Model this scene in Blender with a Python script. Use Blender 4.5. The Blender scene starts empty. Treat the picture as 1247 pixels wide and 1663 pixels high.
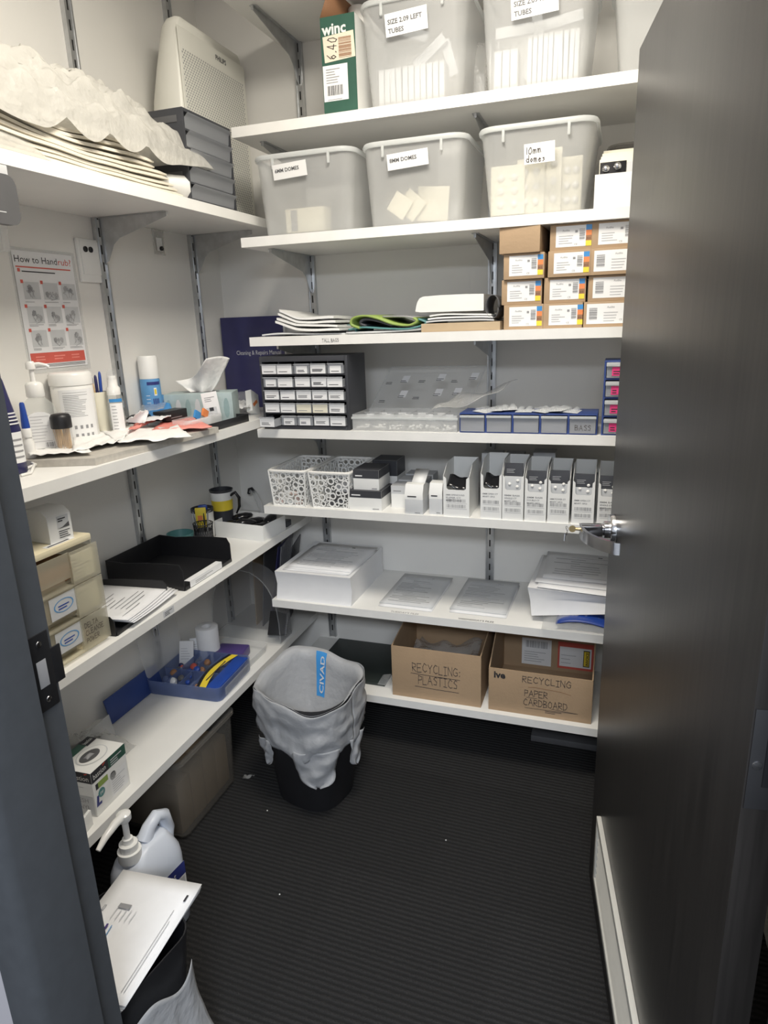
import bpy, bmesh, math, random
from mathutils import Vector, Matrix, noise
random.seed(7)
SC = bpy.context.scene
COL = SC.collection
PI = math.pi
# ------------------------------------------------------------------ camera model (measured from the photograph)
F, YAW, PITCH, ROLL = 1083.04, -0.3352, -0.2780, -0.0355
CAM = Vector((0, 0, 1.6))
_f = Vector((math.sin(YAW)*math.cos(PITCH), math.cos(YAW)*math.cos(PITCH), math.sin(PITCH)))
_r = Vector((math.cos(YAW), -math.sin(YAW), 0)); _u = _r.cross(_f)
R_ = math.cos(ROLL)*_r + math.sin(ROLL)*_u
U_ = -math.sin(ROLL)*_r + math.cos(ROLL)*_u
def ray(p): return _f + R_*((p[0]-623.5)/F) - U_*((p[1]-831.5)/F)
def az(px, py, z): d = ray((px, py)); return CAM + d*((z-CAM.z)/d.z)
def ay(px, py, y): d = ray((px, py)); return CAM + d*(y/d.y)
def ax(px, py, x): d = ray((px, py)); return CAM + d*(x/d.x)
# ------------------------------------------------------------------ measured planes (metres)
XW, XL, YB, YW = -1.54, -1.205, 2.10, 2.507
TH = .03
ZL = dict(L1=1.965, L2=1.277, L3=.815, L4=.360)
ZB = dict(B0=2.59, B1=2.209, B2=1.882, B3=1.563, B4=1.246, B5=.962, B6=.588, B7=.236)
# ------------------------------------------------------------------ materials
MATS = {}
def mat(name, col, rough=.5, metal=0, alpha=1, emit=None, est=1, bump=None, var=None, spec=.5, sub=0):
    m = bpy.data.materials.new(name); m.use_nodes = True
    nt = m.node_tree; p = nt.nodes['Principled BSDF']
    p.inputs['Base Color'].default_value = (*col, 1); p.inputs['Roughness'].default_value = rough
    p.inputs['Metallic'].default_value = metal; p.inputs['Alpha'].default_value = alpha
    p.inputs['Specular IOR Level'].default_value = spec
    if emit:
        p.inputs['Emission Color'].default_value = (*emit, 1); p.inputs['Emission Strength'].default_value = est
    tc = nt.nodes.new('ShaderNodeTexCoord')
    if var:   # (scale, amount) soft colour variation
        n = nt.nodes.new('ShaderNodeTexNoise'); n.inputs['Scale'].default_value = var[0]; n.inputs['Detail'].default_value = 4
        mp = nt.nodes.new('ShaderNodeMapping')
        if len(var) > 2: mp.inputs['Scale'].default_value = var[2]
        nt.links.new(tc.outputs['Object'], mp.inputs['Vector']); nt.links.new(mp.outputs['Vector'], n.inputs['Vector'])
        r = nt.nodes.new('ShaderNodeMapRange'); r.inputs['From Min'].default_value = .3; r.inputs['From Max'].default_value = .7
        r.inputs['To Min'].default_value = 1-var[1]; r.inputs['To Max'].default_value = 1+var[1]
        nt.links.new(n.outputs['Fac'], r.inputs['Value'])
        mx = nt.nodes.new('ShaderNodeVectorMath'); mx.operation = 'SCALE'; mx.inputs[0].default_value = col
        nt.links.new(r.outputs['Result'], mx.inputs['Scale']); nt.links.new(mx.outputs['Vector'], p.inputs['Base Color'])
    if bump:  # (scale, strength)
        n = nt.nodes.new('ShaderNodeTexNoise'); n.inputs['Scale'].default_value = bump[0]; n.inputs['Detail'].default_value = 3
        nt.links.new(tc.outputs['Object'], n.inputs['Vector'])
        b = nt.nodes.new('ShaderNodeBump'); b.inputs['Strength'].default_value = bump[1]; b.inputs['Distance'].default_value = .01
        nt.links.new(n.outputs['Fac'], b.inputs['Height']); nt.links.new(b.outputs['Normal'], p.inputs['Normal'])
    MATS[name] = m; return m
def film(name, col, alpha, rough=.25, transl=.5, bump=None):
    """thin translucent plastic: see-through + scattering + gloss"""
    m = mat(name, col, rough, alpha=1, bump=bump); nt = m.node_tree; p = nt.nodes['Principled BSDF']; out = nt.nodes['Material Output']
    t = nt.nodes.new('ShaderNodeBsdfTranslucent'); t.inputs['Color'].default_value = (*col, 1)
    tr = nt.nodes.new('ShaderNodeBsdfTransparent'); tr.inputs['Color'].default_value = (1, 1, 1, 1)
    a = nt.nodes.new('ShaderNodeMixShader'); a.inputs[0].default_value = transl
    b = nt.nodes.new('ShaderNodeMixShader'); b.inputs[0].default_value = alpha
    nt.links.new(p.outputs[0], a.inputs[1]); nt.links.new(t.outputs[0], a.inputs[2])
    nt.links.new(tr.outputs[0], b.inputs[1]); nt.links.new(a.outputs[0], b.inputs[2]); nt.links.new(b.outputs[0], out.inputs['Surface'])
    return m
mat('wall', (.80, .785, .75), .75, var=(3, .015), bump=(60, .03))
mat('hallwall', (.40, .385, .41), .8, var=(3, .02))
mat('ceil', (.82, .81, .78), .85, var=(6, .02))
mat('melamine', (.84, .83, .80), .35, var=(9, .02))
mat('edge', (.85, .84, .81), .4, var=(14, .03))
mat('rail', (.55, .56, .57), .32, .85, var=(30, .12))
mat('slot', (.02, .02, .02), .8, var=(10, .05))
mat('frame', (.078, .084, .093), .38, .15, var=(40, .06))
mat('wood', (.023, .0205, .019), .36, var=(14, .35, (6, 6, .25)), spec=.6)
mat('chrome', (.66, .66, .68), .18, 1, var=(40, .06))
mat('blackmetal', (.035, .035, .038), .35, .6, var=(40, .1))
mat('brass', (.72, .55, .28), .3, 1, var=(40, .06))
mat('grille', (.58, .565, .52), .4, var=(20, .03))
mat('white', (.84, .84, .82), .45, var=(12, .015))
mat('whitegloss', (.86, .85, .82), .22, var=(12, .015))
mat('cream', (.78, .70, .50), .4, var=(10, .03))
mat('paper', (.83, .83, .84), .7, var=(30, .015))
mat('packgrey', (.70, .72, .74), .6, var=(20, .03))
mat('greypaper', (.60, .61, .62), .7, var=(30, .02))
mat('tissue', (.88, .87, .85), .9, bump=(60, .25), var=(20, .015))
mat('calico', (.76, .71, .60), .9, bump=(25, .4), var=(14, .04))
mat('ink', (.03, .03, .035), .6, var=(30, .05))
mat('greyink', (.30, .30, .31), .7, var=(30, .05))
mat('paleink', (.50, .50, .52), .7, var=(30, .05))
mat('pen', (.08, .065, .06), .6, var=(80, .2))
mat('red', (.62, .07, .04), .45, var=(20, .04))
mat('redink', (.66, .12, .09), .6, var=(20, .04))
mat('card', (.43, .30, .185), .75, var=(7, .06), bump=(110, .08))
mat('cardin', (.30, .22, .155), .8, var=(7, .08))
mat('kraft', (.47, .36, .235), .7, var=(9, .06))
mat('black', (.014, .014, .016), .42, var=(20, .1))
mat('blackgloss', (.012, .012, .014), .15, var=(20, .1))
mat('charcoal', (.045, .047, .055), .45, var=(16, .08))
mat('plategrey', (.045, .045, .048), .45, .4, var=(16, .06))
mat('darkgrey', (.10, .10, .105), .5, var=(16, .06))
mat('midgrey', (.30, .30, .31), .5, var=(16, .04))
mat('navy', (.030, .030, .105), .3, var=(12, .15))
mat('deepblue', (.012, .045, .26), .4, var=(12, .08))
mat('blue', (.02, .07, .36), .35, var=(12, .08))
mat('drawerblue', (.03, .06, .22), .4, var=(12, .08))
mat('skyblue', (.05, .27, .62), .4, var=(12, .06))
mat('bagblue', (.12, .33, .62), .5, var=(22, .08))
mat('orange', (.80, .25, .08), .5, var=(12, .06))
mat('yellow', (.86, .66, .05), .45, var=(12, .05))
mat('brown', (.32, .16, .08), .6, var=(12, .05))
mat('green', (.035, .105, .075), .4, var=(14, .08))
mat('darkgreen', (.022, .03, .028), .5, var=(14, .15))
mat('palepink', (.80, .62, .58), .5, var=(14, .05))
mat('lime', (.27, .37, .09), .5, var=(14, .06))
mat('teal', (.09, .25, .25), .5, var=(14, .06))
mat('pink', (.80, .05, .22), .5, var=(14, .06))
mat('coral', (.86, .30, .25), .5, var=(24, .12))
mat('tissuebox', (.42, .51, .51), .5, var=(22, .12))
mat('leafgreen', (.30, .41, .41), .5, var=(22, .1))
mat('toothpick', (.66, .45, .24), .7, var=(30, .1))
mat('board', (.52, .49, .44), .6, var=(60, .10))
mat('purifier', (.80, .79, .72), .4, var=(8, .012))
mat('bottle', (.66, .70, .78), .35, var=(8, .02))
mat('label', (.86, .86, .86), .55, var=(20, .012))
mat('pricetag', (.80, .72, .58), .6, var=(30, .03))
mat('lablue', (.03, .04, .20), .5, var=(20, .05))
mat('purple', (.09, .06, .22), .35, var=(20, .08))
mat('ivory', (.80, .76, .62), .5, var=(10, .02))
film('smoke', (.30, .30, .31), .38, .12, .3)
film('frost', (.97, .98, .98), .31, .30, .42)
film('rimplastic', (.90, .92, .92), .80, .3, .5)
film('clear', (.80, .82, .83), .22, .12, .4)
film('clearer', (.78, .80, .81), .13, .08, .4)
film('bagfilm', (.78, .765, .72), .80, .28, .35, bump=(34, .8))
film('binbag', (.70, .71, .73), .90, .35, .5, bump=(34, .5))
film('clearbag', (.84, .84, .82), .30, .12, .4, bump=(45, .7))
film('drawerclear', (.72, .74, .78), .45, .2, .4)
film('creamclear', (.78, .75, .62), .40, .3, .5)
film('blueclear', (.27, .35, .60), .50, .25, .5)
film('tubfilm', (.36, .34, .31), .40, .2, .4)
film('gel', (.80, .83, .82), .26, .12, .5)
mat('lamp', (1, .95, .85), .5, emit=(1, .93, .80), est=3)
mat('halllamp', (1, 1, 1), .5, emit=(.86, .92, 1), est=3.0)
def carpet():
    m = mat('carpet', (.02, .02, .021), .95); nt = m.node_tree; p = nt.nodes['Principled BSDF']
    tc = nt.nodes.new('ShaderNodeTexCoord')
    mp = nt.nodes.new('ShaderNodeMapping'); mp.inputs['Rotation'].default_value = (0, 0, .03)
    nt.links.new(tc.outputs['Object'], mp.inputs['Vector'])
    w = nt.nodes.new('ShaderNodeTexWave'); w.bands_direction = 'Y'; w.inputs['Scale'].default_value = 20
    w.inputs['Distortion'].default_value = 1.1; w.inputs['Detail'].default_value = 3; w.inputs['Detail Scale'].default_value = 3
    nt.links.new(mp.outputs[0], w.inputs['Vector'])
    n = nt.nodes.new('ShaderNodeTexNoise'); n.inputs['Scale'].default_value = 260; n.inputs['Detail'].default_value = 2
    nt.links.new(mp.outputs[0], n.inputs['Vector'])
    k = nt.nodes.new('ShaderNodeTexBrick'); k.inputs['Scale'].default_value = 1; k.inputs['Mortar Size'].default_value = 0
    k.inputs['Brick Width'].default_value = .5; k.inputs['Row Height'].default_value = .5
    k.inputs['Color1'].default_value = (.75, .75, .75, 1); k.inputs['Color2'].default_value = (1.15, 1.15, 1.15, 1)
    nt.links.new(mp.outputs[0], k.inputs['Vector'])
    a = nt.nodes.new('ShaderNodeMath'); a.operation = 'MULTIPLY'; nt.links.new(w.outputs['Fac'], a.inputs[0]); nt.links.new(n.outputs['Fac'], a.inputs[1])
    r = nt.nodes.new('ShaderNodeValToRGB'); r.color_ramp.elements[0].position = .05; r.color_ramp.elements[1].position = .5
    r.color_ramp.elements[0].color = (.0075, .0075, .008, 1); r.color_ramp.elements[1].color = (.0225, .022, .0225, 1)
    nt.links.new(a.outputs[0], r.inputs[0])
    x = nt.nodes.new('ShaderNodeMix'); x.data_type = 'RGBA'; x.blend_type = 'MULTIPLY'; x.inputs[0].default_value = 1
    nt.links.new(r.outputs[0], x.inputs[6]); nt.links.new(k.outputs['Color'], x.inputs[7]); nt.links.new(x.outputs[2], p.inputs['Base Color'])
    b = nt.nodes.new('ShaderNodeBump'); b.inputs['Strength'].default_value = .8; b.inputs['Distance'].default_value = .006
    nt.links.new(a.outputs[0], b.inputs['Height']); nt.links.new(b.outputs[0], p.inputs['Normal'])
carpet()
# ------------------------------------------------------------------ object helpers
def tag(o, label, cat, group=None):
    o['label'] = label; o['category'] = cat
    if group: o['group'] = group
    return o
def thing(name, label, cat, loc=(0, 0, 0), rz=0, group=None, rx=0, ry=0):
    o = bpy.data.objects.new(name, None); COL.objects.link(o); o.empty_display_size = .05
    o.location = loc; o.rotation_euler = (rx, ry, rz); return tag(o, label, cat, group)
_tc = {}
def glyphs(s, shear=0, bold=0):
    k = (s, shear, bold)
    if k not in _tc:
        cu = bpy.data.curves.new('t', 'FONT'); cu.body = s; cu.size = 1; cu.shear = shear; cu.offset = bold; cu.resolution_u = 2
        ob = bpy.data.objects.new('t', cu); COL.objects.link(ob)
        dg = bpy.context.evaluated_depsgraph_get(); me = ob.evaluated_get(dg).to_mesh()
        vs = [v.co.copy() for v in me.vertices]; fs = [tuple(p.vertices) for p in me.polygons]
        ob.evaluated_get(dg).to_mesh_clear(); bpy.data.objects.remove(ob); bpy.data.curves.remove(cu)
        _tc[k] = (vs, fs, max([v.x for v in vs] or [0]))
    return _tc[k]
# single-stroke capitals for handwriting
HW = {'A': [[(0, 0), (.45, 1), (.9, 0)], [(.2, .4), (.72, .4)]], 'B': [[(0, 0), (0, 1), (.6, .9), (.6, .6), (0, .5), (.75, .4), (.7, .08), (0, 0)]],
      'C': [[(.8, .85), (.4, 1), (.05, .6), (.1, .2), (.45, 0), (.85, .12)]], 'D': [[(0, 0), (0, 1), (.6, .85), (.8, .45), (.55, .08), (0, 0)]],
      'E': [[(.75, 1), (0, 1), (0, 0), (.8, 0)], [(0, .52), (.6, .52)]], 'G': [[(.8, .85), (.4, 1), (.05, .6), (.1, .2), (.45, 0), (.8, .1), (.82, .45), (.5, .45)]],
      'I': [[(.3, 0), (.3, 1)], [(0, 1), (.6, 1)], [(0, 0), (.6, 0)]], 'L': [[(0, 1), (0, 0), (.7, 0)]], 'N': [[(0, 0), (0, 1), (.75, 0), (.75, 1)]],
      'O': [[(.4, 1), (.05, .6), (.1, .15), (.45, 0), (.8, .3), (.75, .8), (.4, 1)]], 'P': [[(0, 0), (0, 1), (.65, .9), (.65, .55), (0, .45)]],
      'R': [[(0, 0), (0, 1), (.65, .9), (.65, .58), (0, .48), (.75, 0)]], 'S': [[(.7, .9), (.35, 1), (.08, .75), (.65, .4), (.55, .05), (.05, .08)]],
      'T': [[(.4, 0), (.4, 1)], [(0, 1), (.85, 1)]], 'W': [[(0, 1), (.2, 0), (.45, .7), (.7, 0), (.95, 1)]], 'Y': [[(0, 1), (.4, .5), (.8, 1)], [(.4, .5), (.35, 0)]],
      'm': [[(0, 0), (0, .55), (.2, .6), (.3, 0), (.32, .5), (.55, .58), (.65, 0)]], 'd': [[(.6, 1), (.6, 0)], [(.6, .45), (.25, .55), (.05, .25), (.25, 0), (.6, .12)]],
      'o': [[(.3, .55), (.05, .3), (.25, 0), (.5, .25), (.3, .55)]], 'e': [[(.05, .3), (.5, .35), (.3, .55), (.05, .3), (.2, .02), (.55, .1)]],
      's': [[(.45, .5), (.15, .5), (.45, .2), (.1, 0)]], '1': [[(.2, 0), (.25, 1)]], '0': [[(.4, 1), (.08, .6), (.12, .15), (.42, 0), (.72, .4), (.62, .9), (.4, 1)]],
      '6': [[(.6, 1), (.15, .6), (.1, .15), (.4, 0), (.65, .25), (.4, .5), (.1, .3)]], '4': [[(.55, 0), (.5, 1), (0, .3), (.75, .3)]], '.': [[(.1, 0), (.2, .05)]], ':': [[(.1, .1), (.2, .14)], [(.1, .6), (.2, .64)]], "'": [[(.1, 1), (.05, .75)]]}
class B:
    def __init__(s): s.bm = bmesh.new(); s.ms = []
    def mi(s, m):
        m = MATS[m] if isinstance(m, str) else m
        if m not in s.ms: s.ms.append(m)
        return s.ms.index(m)
    def face(s, vs, m, smooth=False):
        try: f = s.bm.faces.new(vs)
        except ValueError: return None
        f.material_index = s.mi(m); f.smooth = smooth; return f
    def poly(s, pts, m): return s.face([s.bm.verts.new(p) for p in pts], m)
    def box(s, x0, x1, y0, y1, z0, z1, m, bv=0, tr=None):
        vs = [s.bm.verts.new((x, y, z)) for x in (x0, x1) for y in (y0, y1) for z in (z0, z1)]
        fs = [s.face([vs[i] for i in q], m) for q in ((0, 1, 3, 2), (4, 6, 7, 5), (0, 4, 5, 1), (2, 3, 7, 6), (0, 2, 6, 4), (1, 5, 7, 3))]
        if bv:
            es = list({e for f in fs for e in f.edges})
            r = bmesh.ops.bevel(s.bm, geom=es, offset=bv, segments=2, affect='EDGES', profile=.6)
            k = s.mi(m); vs = list({v for f in r['faces'] for v in f.verts} | {v for v in vs if v.is_valid})
            for f in r['faces']: f.material_index = k
        if tr is not None:
            for v in vs: v.co = tr @ v.co
        return s
    def prism(s, pts, ext, m, axis='z', lo=0, smooth=False):
        """extrude a 2-D outline along an axis from lo to lo+ext"""
        def P(p, t): return (p[0], p[1], t) if axis == 'z' else ((t, p[0], p[1]) if axis == 'x' else (p[0], t, p[1]))
        a = [s.bm.verts.new(P(p, lo)) for p in pts]; b = [s.bm.verts.new(P(p, lo+ext)) for p in pts]; n = len(pts)
        s.face(a[::-1], m); s.face(b, m)
        for i in range(n): s.face([a[i], a[(i+1) % n], b[(i+1) % n], b[i]], m, smooth)
        return s
    def rings(s, rs, m, cap0=True, cap1=True, smooth=True):
        vr = [[s.bm.verts.new(p) for p in r] for r in rs]; n = len(rs[0])
        for a, b in zip(vr, vr[1:]):
            for i in range(n): s.face([a[i], a[(i+1) % n], b[(i+1) % n], b[i]], m, smooth)
        if cap0: s.face(vr[0][::-1], m)
        if cap1: s.face(vr[-1], m)
        return s
    def lathe(s, prof, m, c=(0, 0, 0), n=24, cap0=True, cap1=True, sx=1, sy=1):
        return s.rings([[(c[0]+r*sx*math.cos(2*PI*i/n), c[1]+r*sy*math.sin(2*PI*i/n), c[2]+z) for i in range(n)] for r, z in prof], m, cap0, cap1)
    def dome(s, prof, m, c, n=12):
        """turned shape whose axis points to the front (-y)"""
        return s.rings([[(c[0]+r*math.cos(2*PI*i/n), c[1]-z, c[2]+r*math.sin(2*PI*i/n)) for i in range(n)] for r, z in prof], m, False, True)
    def tube(s, pts, r, m, n=8, closed=False):
        pts = [Vector(p) for p in pts]; rs = []
        up = Vector((.31, .17, .93))
        for i, p in enumerate(pts):
            a = pts[i-1] if (i or closed) else p; b = pts[(i+1) % len(pts)] if (i < len(pts)-1 or closed) else p
            t = (b-a).normalized(); x = t.cross(up)
            if x.length < 1e-3: x = t.cross(Vector((1, 0, 0)))
            x.normalize(); y = x.cross(t); rr = r[i] if isinstance(r, (list, tuple)) else r
            rs.append([p+(x*math.cos(2*PI*k/n)+y*math.sin(2*PI*k/n))*rr for k in range(n)])
        if closed: rs.append(rs[0]); return s.rings(rs, m, False, False)
        return s.rings(rs, m)
    def sheet(s, f, nu, nv, m, smooth=True):
        g = [[s.bm.verts.new(f(i/nu, j/nv)) for j in range(nv+1)] for i in range(nu+1)]
        for i in range(nu):
            for j in range(nv): s.face([g[i][j], g[i+1][j], g[i+1][j+1], g[i][j+1]], m, smooth)
        return s
    # flat marks on a plane: origin o, right r, up u
    def quad(s, o, r, u, w, h, m):
        o, r, u = Vector(o), Vector(r), Vector(u); return s.poly([o, o+r*w, o+r*w+u*h, o+u*h], m)
    def text(s, t, o, size, m, r=(1, 0, 0), u=(0, 0, 1), center=False, shear=0, bold=0, width=None):
        vs, fs, w = glyphs(t, shear, bold); o, r, u = Vector(o), Vector(r), Vector(u)
        kx = width/w if (width and w) else size; dx = -w*kx/2 if center else 0
        bv = [s.bm.verts.new(o+r*(v.x*kx+dx)+u*(v.y*size)) for v in vs]
        for f in fs: s.face([bv[i] for i in f], m)
        return s
    def stroke(s, pts, o, k, wd, m, r=(1, 0, 0), u=(0, 0, 1)):
        o, r, u = Vector(o), Vector(r), Vector(u)
        for a, b in zip(pts, pts[1:]):
            a, b = Vector(a), Vector(b); d = b-a
            if d.length < 1e-6: continue
            n = Vector((-d.y, d.x)).normalized()*wd/2/k; e = d.normalized()*wd/2/k
            s.poly([o+r*(q.x*k)+u*(q.y*k) for q in (a-n-e, b-n+e, b+n+e, a+n-e)], m)
        return s
    def hand(s, t, o, size, m, r=(1, 0, 0), u=(0, 0, 1), wd=.0022, gap=.25, squash=.62, width=None):
        x = 0
        if width: squash = width/size/max(.1, sum((.6 if ch == ' ' else max(q[0] for st in HW[ch] for q in st)+gap) for ch in t)-gap)
        R2 = Vector(r)*squash
        for ch in t:
            if ch == ' ': x += .6; continue
            g = HW.get(ch, [])
            dy = random.uniform(-.06, .06)
            s_ = [[(q[0]+x+random.uniform(-.03, .03), q[1]+dy+random.uniform(-.04, .04)) for q in st] for st in g]
            for st in s_: s.stroke(st, o, size, wd, m, R2, u)
            x += max(q[0] for st in g for q in st)+gap if g else .7
        return s
    def lines(s, o, w, h, n, m, r=(1, 0, 0), u=(0, 0, 1), t=.0014, seed=1, ragged=.5):
        """rows of print too small to read"""
        rn = random.Random(seed); o, r, u = Vector(o), Vector(r), Vector(u)
        for i in range(n):
            ww = w*(1-ragged*rn.random()); s.quad(o+u*(h*(1-(i+1)/n)), r, u, ww, t, m)
        return s
    def bars(s, o, w, h, m, r=(1, 0, 0), u=(0, 0, 1), n=22, seed=3):
        rn = random.Random(seed); o, r, u = Vector(o), Vector(r), Vector(u); x = 0; st = w/n
        for i in range(n):
            s.quad(o+r*(i*st), r, u, st*rn.choice((.3, .45, .7)), h, m)
        return s
    def obj(s, name, parent=None, loc=None, rz=0, solid=0, smooth=None, sub=0):
        bmesh.ops.recalc_face_normals(s.bm, faces=[f for f in s.bm.faces if len(f.link_loops if hasattr(f, 'link_loops') else f.loops) > 2])
        me = bpy.data.meshes.new(name); s.bm.to_mesh(me); s.bm.free()
        for m in s.ms: me.materials.append(m)
        me.set_sharp_from_angle(angle=math.radians(48))
        o = bpy.data.objects.new(name, me); COL.objects.link(o)
        if parent: o.parent = parent
        if loc is not None: o.location = loc
        if rz: o.rotation_euler.z = rz
        if solid:
            q = o.modifiers.new('t', 'SOLIDIFY'); q.thickness = solid; q.offset = 0
        if sub:
            q = o.modifiers.new('s', 'SUBSURF'); q.levels = q.render_levels = sub
        return o
def rrect(w, d, r, z, n=5, cx=0, cy=0):
    pts = []
    for qx, qy, a0 in ((1, 1, 0), (-1, 1, PI/2), (-1, -1, PI), (1, -1, 1.5*PI)):
        for i in range(n+1):
            a = a0+PI/2*i/n
            pts.append((cx+qx*(w/2-r)+r*math.cos(a), cy+qy*(d/2-r)+r*math.sin(a), z))
    return pts
def struct(o): o['kind'] = 'structure'; return o
LR = PI/2   # rotation of things standing on the left-wall shelves: their front faces +X
# ================================================================== SETTING
HZ = 2.80; XR = .46; Y0, Y1 = .56, .70
struct(B().box(-2.4, 1.6, -1.6, YW+.1, -.05, 0, 'carpet').obj('floor'))
struct(B().box(XW-.1, XR+.1, Y1, YW+.1, HZ, HZ+.08, 'ceil').obj('ceiling'))
struct(B().box(XW-.1, XW, Y1, YW, 0, HZ, 'wall').obj('wall_left'))
struct(B().box(XW-.1, XR+.1, YW, YW+.1, 0, HZ, 'wall').obj('wall_back'))
struct(B().box(XR, XR+.1, Y1, YW, 0, HZ, 'wall').obj('wall_right'))
JL, JR = -.80, .205
b = B(); b.box(-2.2, JL-.0505, Y0+.001, Y1, 0, HZ, 'hallwall'); b.box(JR+.0605, 1.5, Y0+.001, Y1, 0, HZ, 'hallwall'); b.box(JL-.0505, JR+.0605, Y0+.001, Y1, 2.2205, HZ, 'hallwall')
struct(b.obj('wall_front'))
struct(B().box(XW+.001, XW+.013, Y1+.02, YW-.01, .001, .10, 'black').obj('baseboard_left'))
struct(B().box(XW+.014, XR-.001, YW-.013, YW-.001, .001, .10, 'black').obj('baseboard_back'))
# door frame: pressed steel, strike side (left), hinge side (right) and head
prof = [(-.80, .715), (-.80, .667), (-.786, .664), (-.786, .575), (-.792, .563), (-.806, .556), (-.85, .556), (-.85, .715)]
b = B(); b.prism(prof, 2.16, 'frame', 'z', 0, False); b.box(-.7995, -.7985, .6645, .6675, 0, 2.15, 'slot')
jl = struct(b.obj('trim_1'))
b = B(); zs = 1.6-.7171*.69
b.box(-.7995, -.797, .672, .709, zs-.062, zs+.062, 'blackmetal', .0008)
b.box(-.800, -.797, .709, .728, zs-.030, zs+.030, 'blackmetal', .0008)
st = b.obj('strike_plate', jl)
B().box(-.797, -.7964, .679, .697, zs-.024, zs+.02, 'midgrey', .0002).obj('latch_hole', st)
for dz in (-.046, .046):
    B().lathe([(.005, 0), (.0045, .001), (0.001, .0014)], 'chrome', n=12).obj('screw', st, (-.7968, .69, zs+dz)).rotation_euler = (0, PI/2, 0)
b = B(); b.prism([(.265, .715), (.265, .556), (.215, .556), (.205, .563), (.205, .664), (.219, .667), (.219, .715)], 2.16, 'frame'); struct(b.obj('trim_2'))
b = B(); b.box(-.80, .219, .556, .715, 2.16, 2.22, 'frame'); struct(b.obj('trim_3'))
# door leaf, swung inwards about its right-hand hinge edge; local x runs from hinge to free edge, local -y is the face we see... 
H0, H1 = Vector((.157, .70, 0)), Vector((.010, 1.70, 0))
dl = (H1-H0).length; dang = math.atan2(H1.y-H0.y, H1.x-H0.x)
door = bpy.data.objects.new('door_1', None); COL.objects.link(door); door.location = (H0.x, H0.y, 0); door.rotation_euler.z = dang; struct(door)
# local +y of the leaf points left (towards the shelves): visible face is y=0, thickness goes to -y
B().box(0, dl, -.042, 0, .012, 2.13, 'wood', .0012).obj('door_leaf', door)
zh = 1.6-.308*1.63
hx = dl-.075
b = B(); b.rings([[(hx+r*math.cos(t*PI/14), y, zh+r*math.sin(t*PI/14)) for t in range(28)] for r, y in ((.039, 0), (.039, .010), (.036, .014), (.018, .015))], 'chrome')
ro = b.obj('handle_rose', door)
b = B()
b.rings([[(hx+r*math.cos(t*PI/10), y, zh+r*math.sin(t*PI/10)) for t in range(20)] for r, y in ((.021, .013), (.021, .026), (.015, .028), (.015, .032))], 'chrome')
b.box(hx-.017, hx+.014, .030, .078, zh-.013, zh+.013, 'chrome', .003)
# curved return lever heading towards the hinge side
N = 14; prev = None; rr = []
for i in range(N+1):
    t = i/N; x = hx+.012-.150*t; y = .078*(1-t**2.4)*1.0+.012*t-.0; w = .0042
    rr.append([(x, y-w, zh-.016), (x, y+w, zh-.016), (x+.001, y+w, zh+.012), (x+.001, y-w, zh+.012)])
b.rings(rr, 'chrome', smooth=False)
lv = b.obj('lever_handle', door)
b = B(); b.tube([(hx, .078, zh), (hx, .092, zh+.001)], .0035, 'brass')
b.prism([(-.011+.0*k, 0) if 0 else (math.cos(k*PI/6)*.0085, math.sin(k*PI/6)*.0085) for k in range(12)], .0022, 'brass', 'x', hx-.0011)
for v in list(b.bm.verts)[-24:]: v.co += Vector((0, .099, zh+.001))
b.tube([(hx+.009*math.cos(k*PI/8), .112+.002*math.sin(k*PI/4), zh-.004+.011*math.sin(k*PI/8)) for k in range(16)], .0009, 'chrome', 6, True)
b.tube([(hx, .116, zh-.012), (hx-.001, .117, zh-.03)], .0018, 'chrome', 6)
b.obj('key', door)
# louvred vent low on the leaf
g0, g1, gz0, gz1 = .30, .862, .135, .335
b = B()
for q in ((g0-.42, g1, gz1-.018, gz1), (g0-.42, g1, gz0, gz0+.018), (g1-.018, g1, gz0+.018, gz1-.018)): b.box(max(.04, q[0]), q[1], .0002, .012, q[2], q[3], 'grille', .001)
b.box(.04, .058, .0002, .012, gz0+.018, gz1-.018, 'grille', .001)
gr = b.obj('vent_frame', door)
B().box(.058, g1-.018, .0002, .002, gz0+.018, gz1-.018, 'slot').obj('vent_gap_shade', gr)  # near-black sheet stands in for the shadow between the louvres
for k in range(7):
    z = gz0+.024+k*.0225
    b = B(); b.prism([(.0030, z+.007), (.0072, z), (.0084, z+.0030), (.0046, z+.0090)], g1-.076, 'grille', 'x', .058); b.obj('louvre', gr)
# hinge leaf let into the hinge edge of the door
zz0, zz1 = 1.6-.748*.70, 1.6-.5733*.70
b = B(); b.box(-.0022, -.0002, -.040, -.002, zz0, zz1, 'plategrey', .0006); hg = b.obj('hinge_plate', door)
B().box(-.0042, -.0022, -.0405, -.0165, zz0+.03, zz1-.028, 'black').obj('plate_recess', hg)
B().lathe([(.0055, 0), (.005, .0012), (.001, .0016)], 'chrome', n=12).obj('screw', hg, (-.0022, -.010, (zz0+zz1)/2-.006)).rotation_euler = (0, -PI/2, 0)
# ceiling light in the store room, and the corridor light behind the photographer
LX, LY_ = -.38, 1.25
t = thing('ceiling_light', 'square white ceiling light panel above the store room floor', 'ceiling light', (LX, LY_, HZ-.03))
b = B(); s_ = .31
for q in ((-s_, s_, -s_, -s_+.02), (-s_, s_, s_-.02, s_), (-s_, -s_+.02, -s_+.02, s_-.02), (s_-.02, s_, -s_+.02, s_-.02)): b.box(*q, 0, .0299, 'white', .002)
b.obj('frame', t); B().box(-s_+.0201, s_-.0201, -s_+.0201, s_-.0201, .006, .012, 'lamp').obj('diffuser', t)
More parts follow.
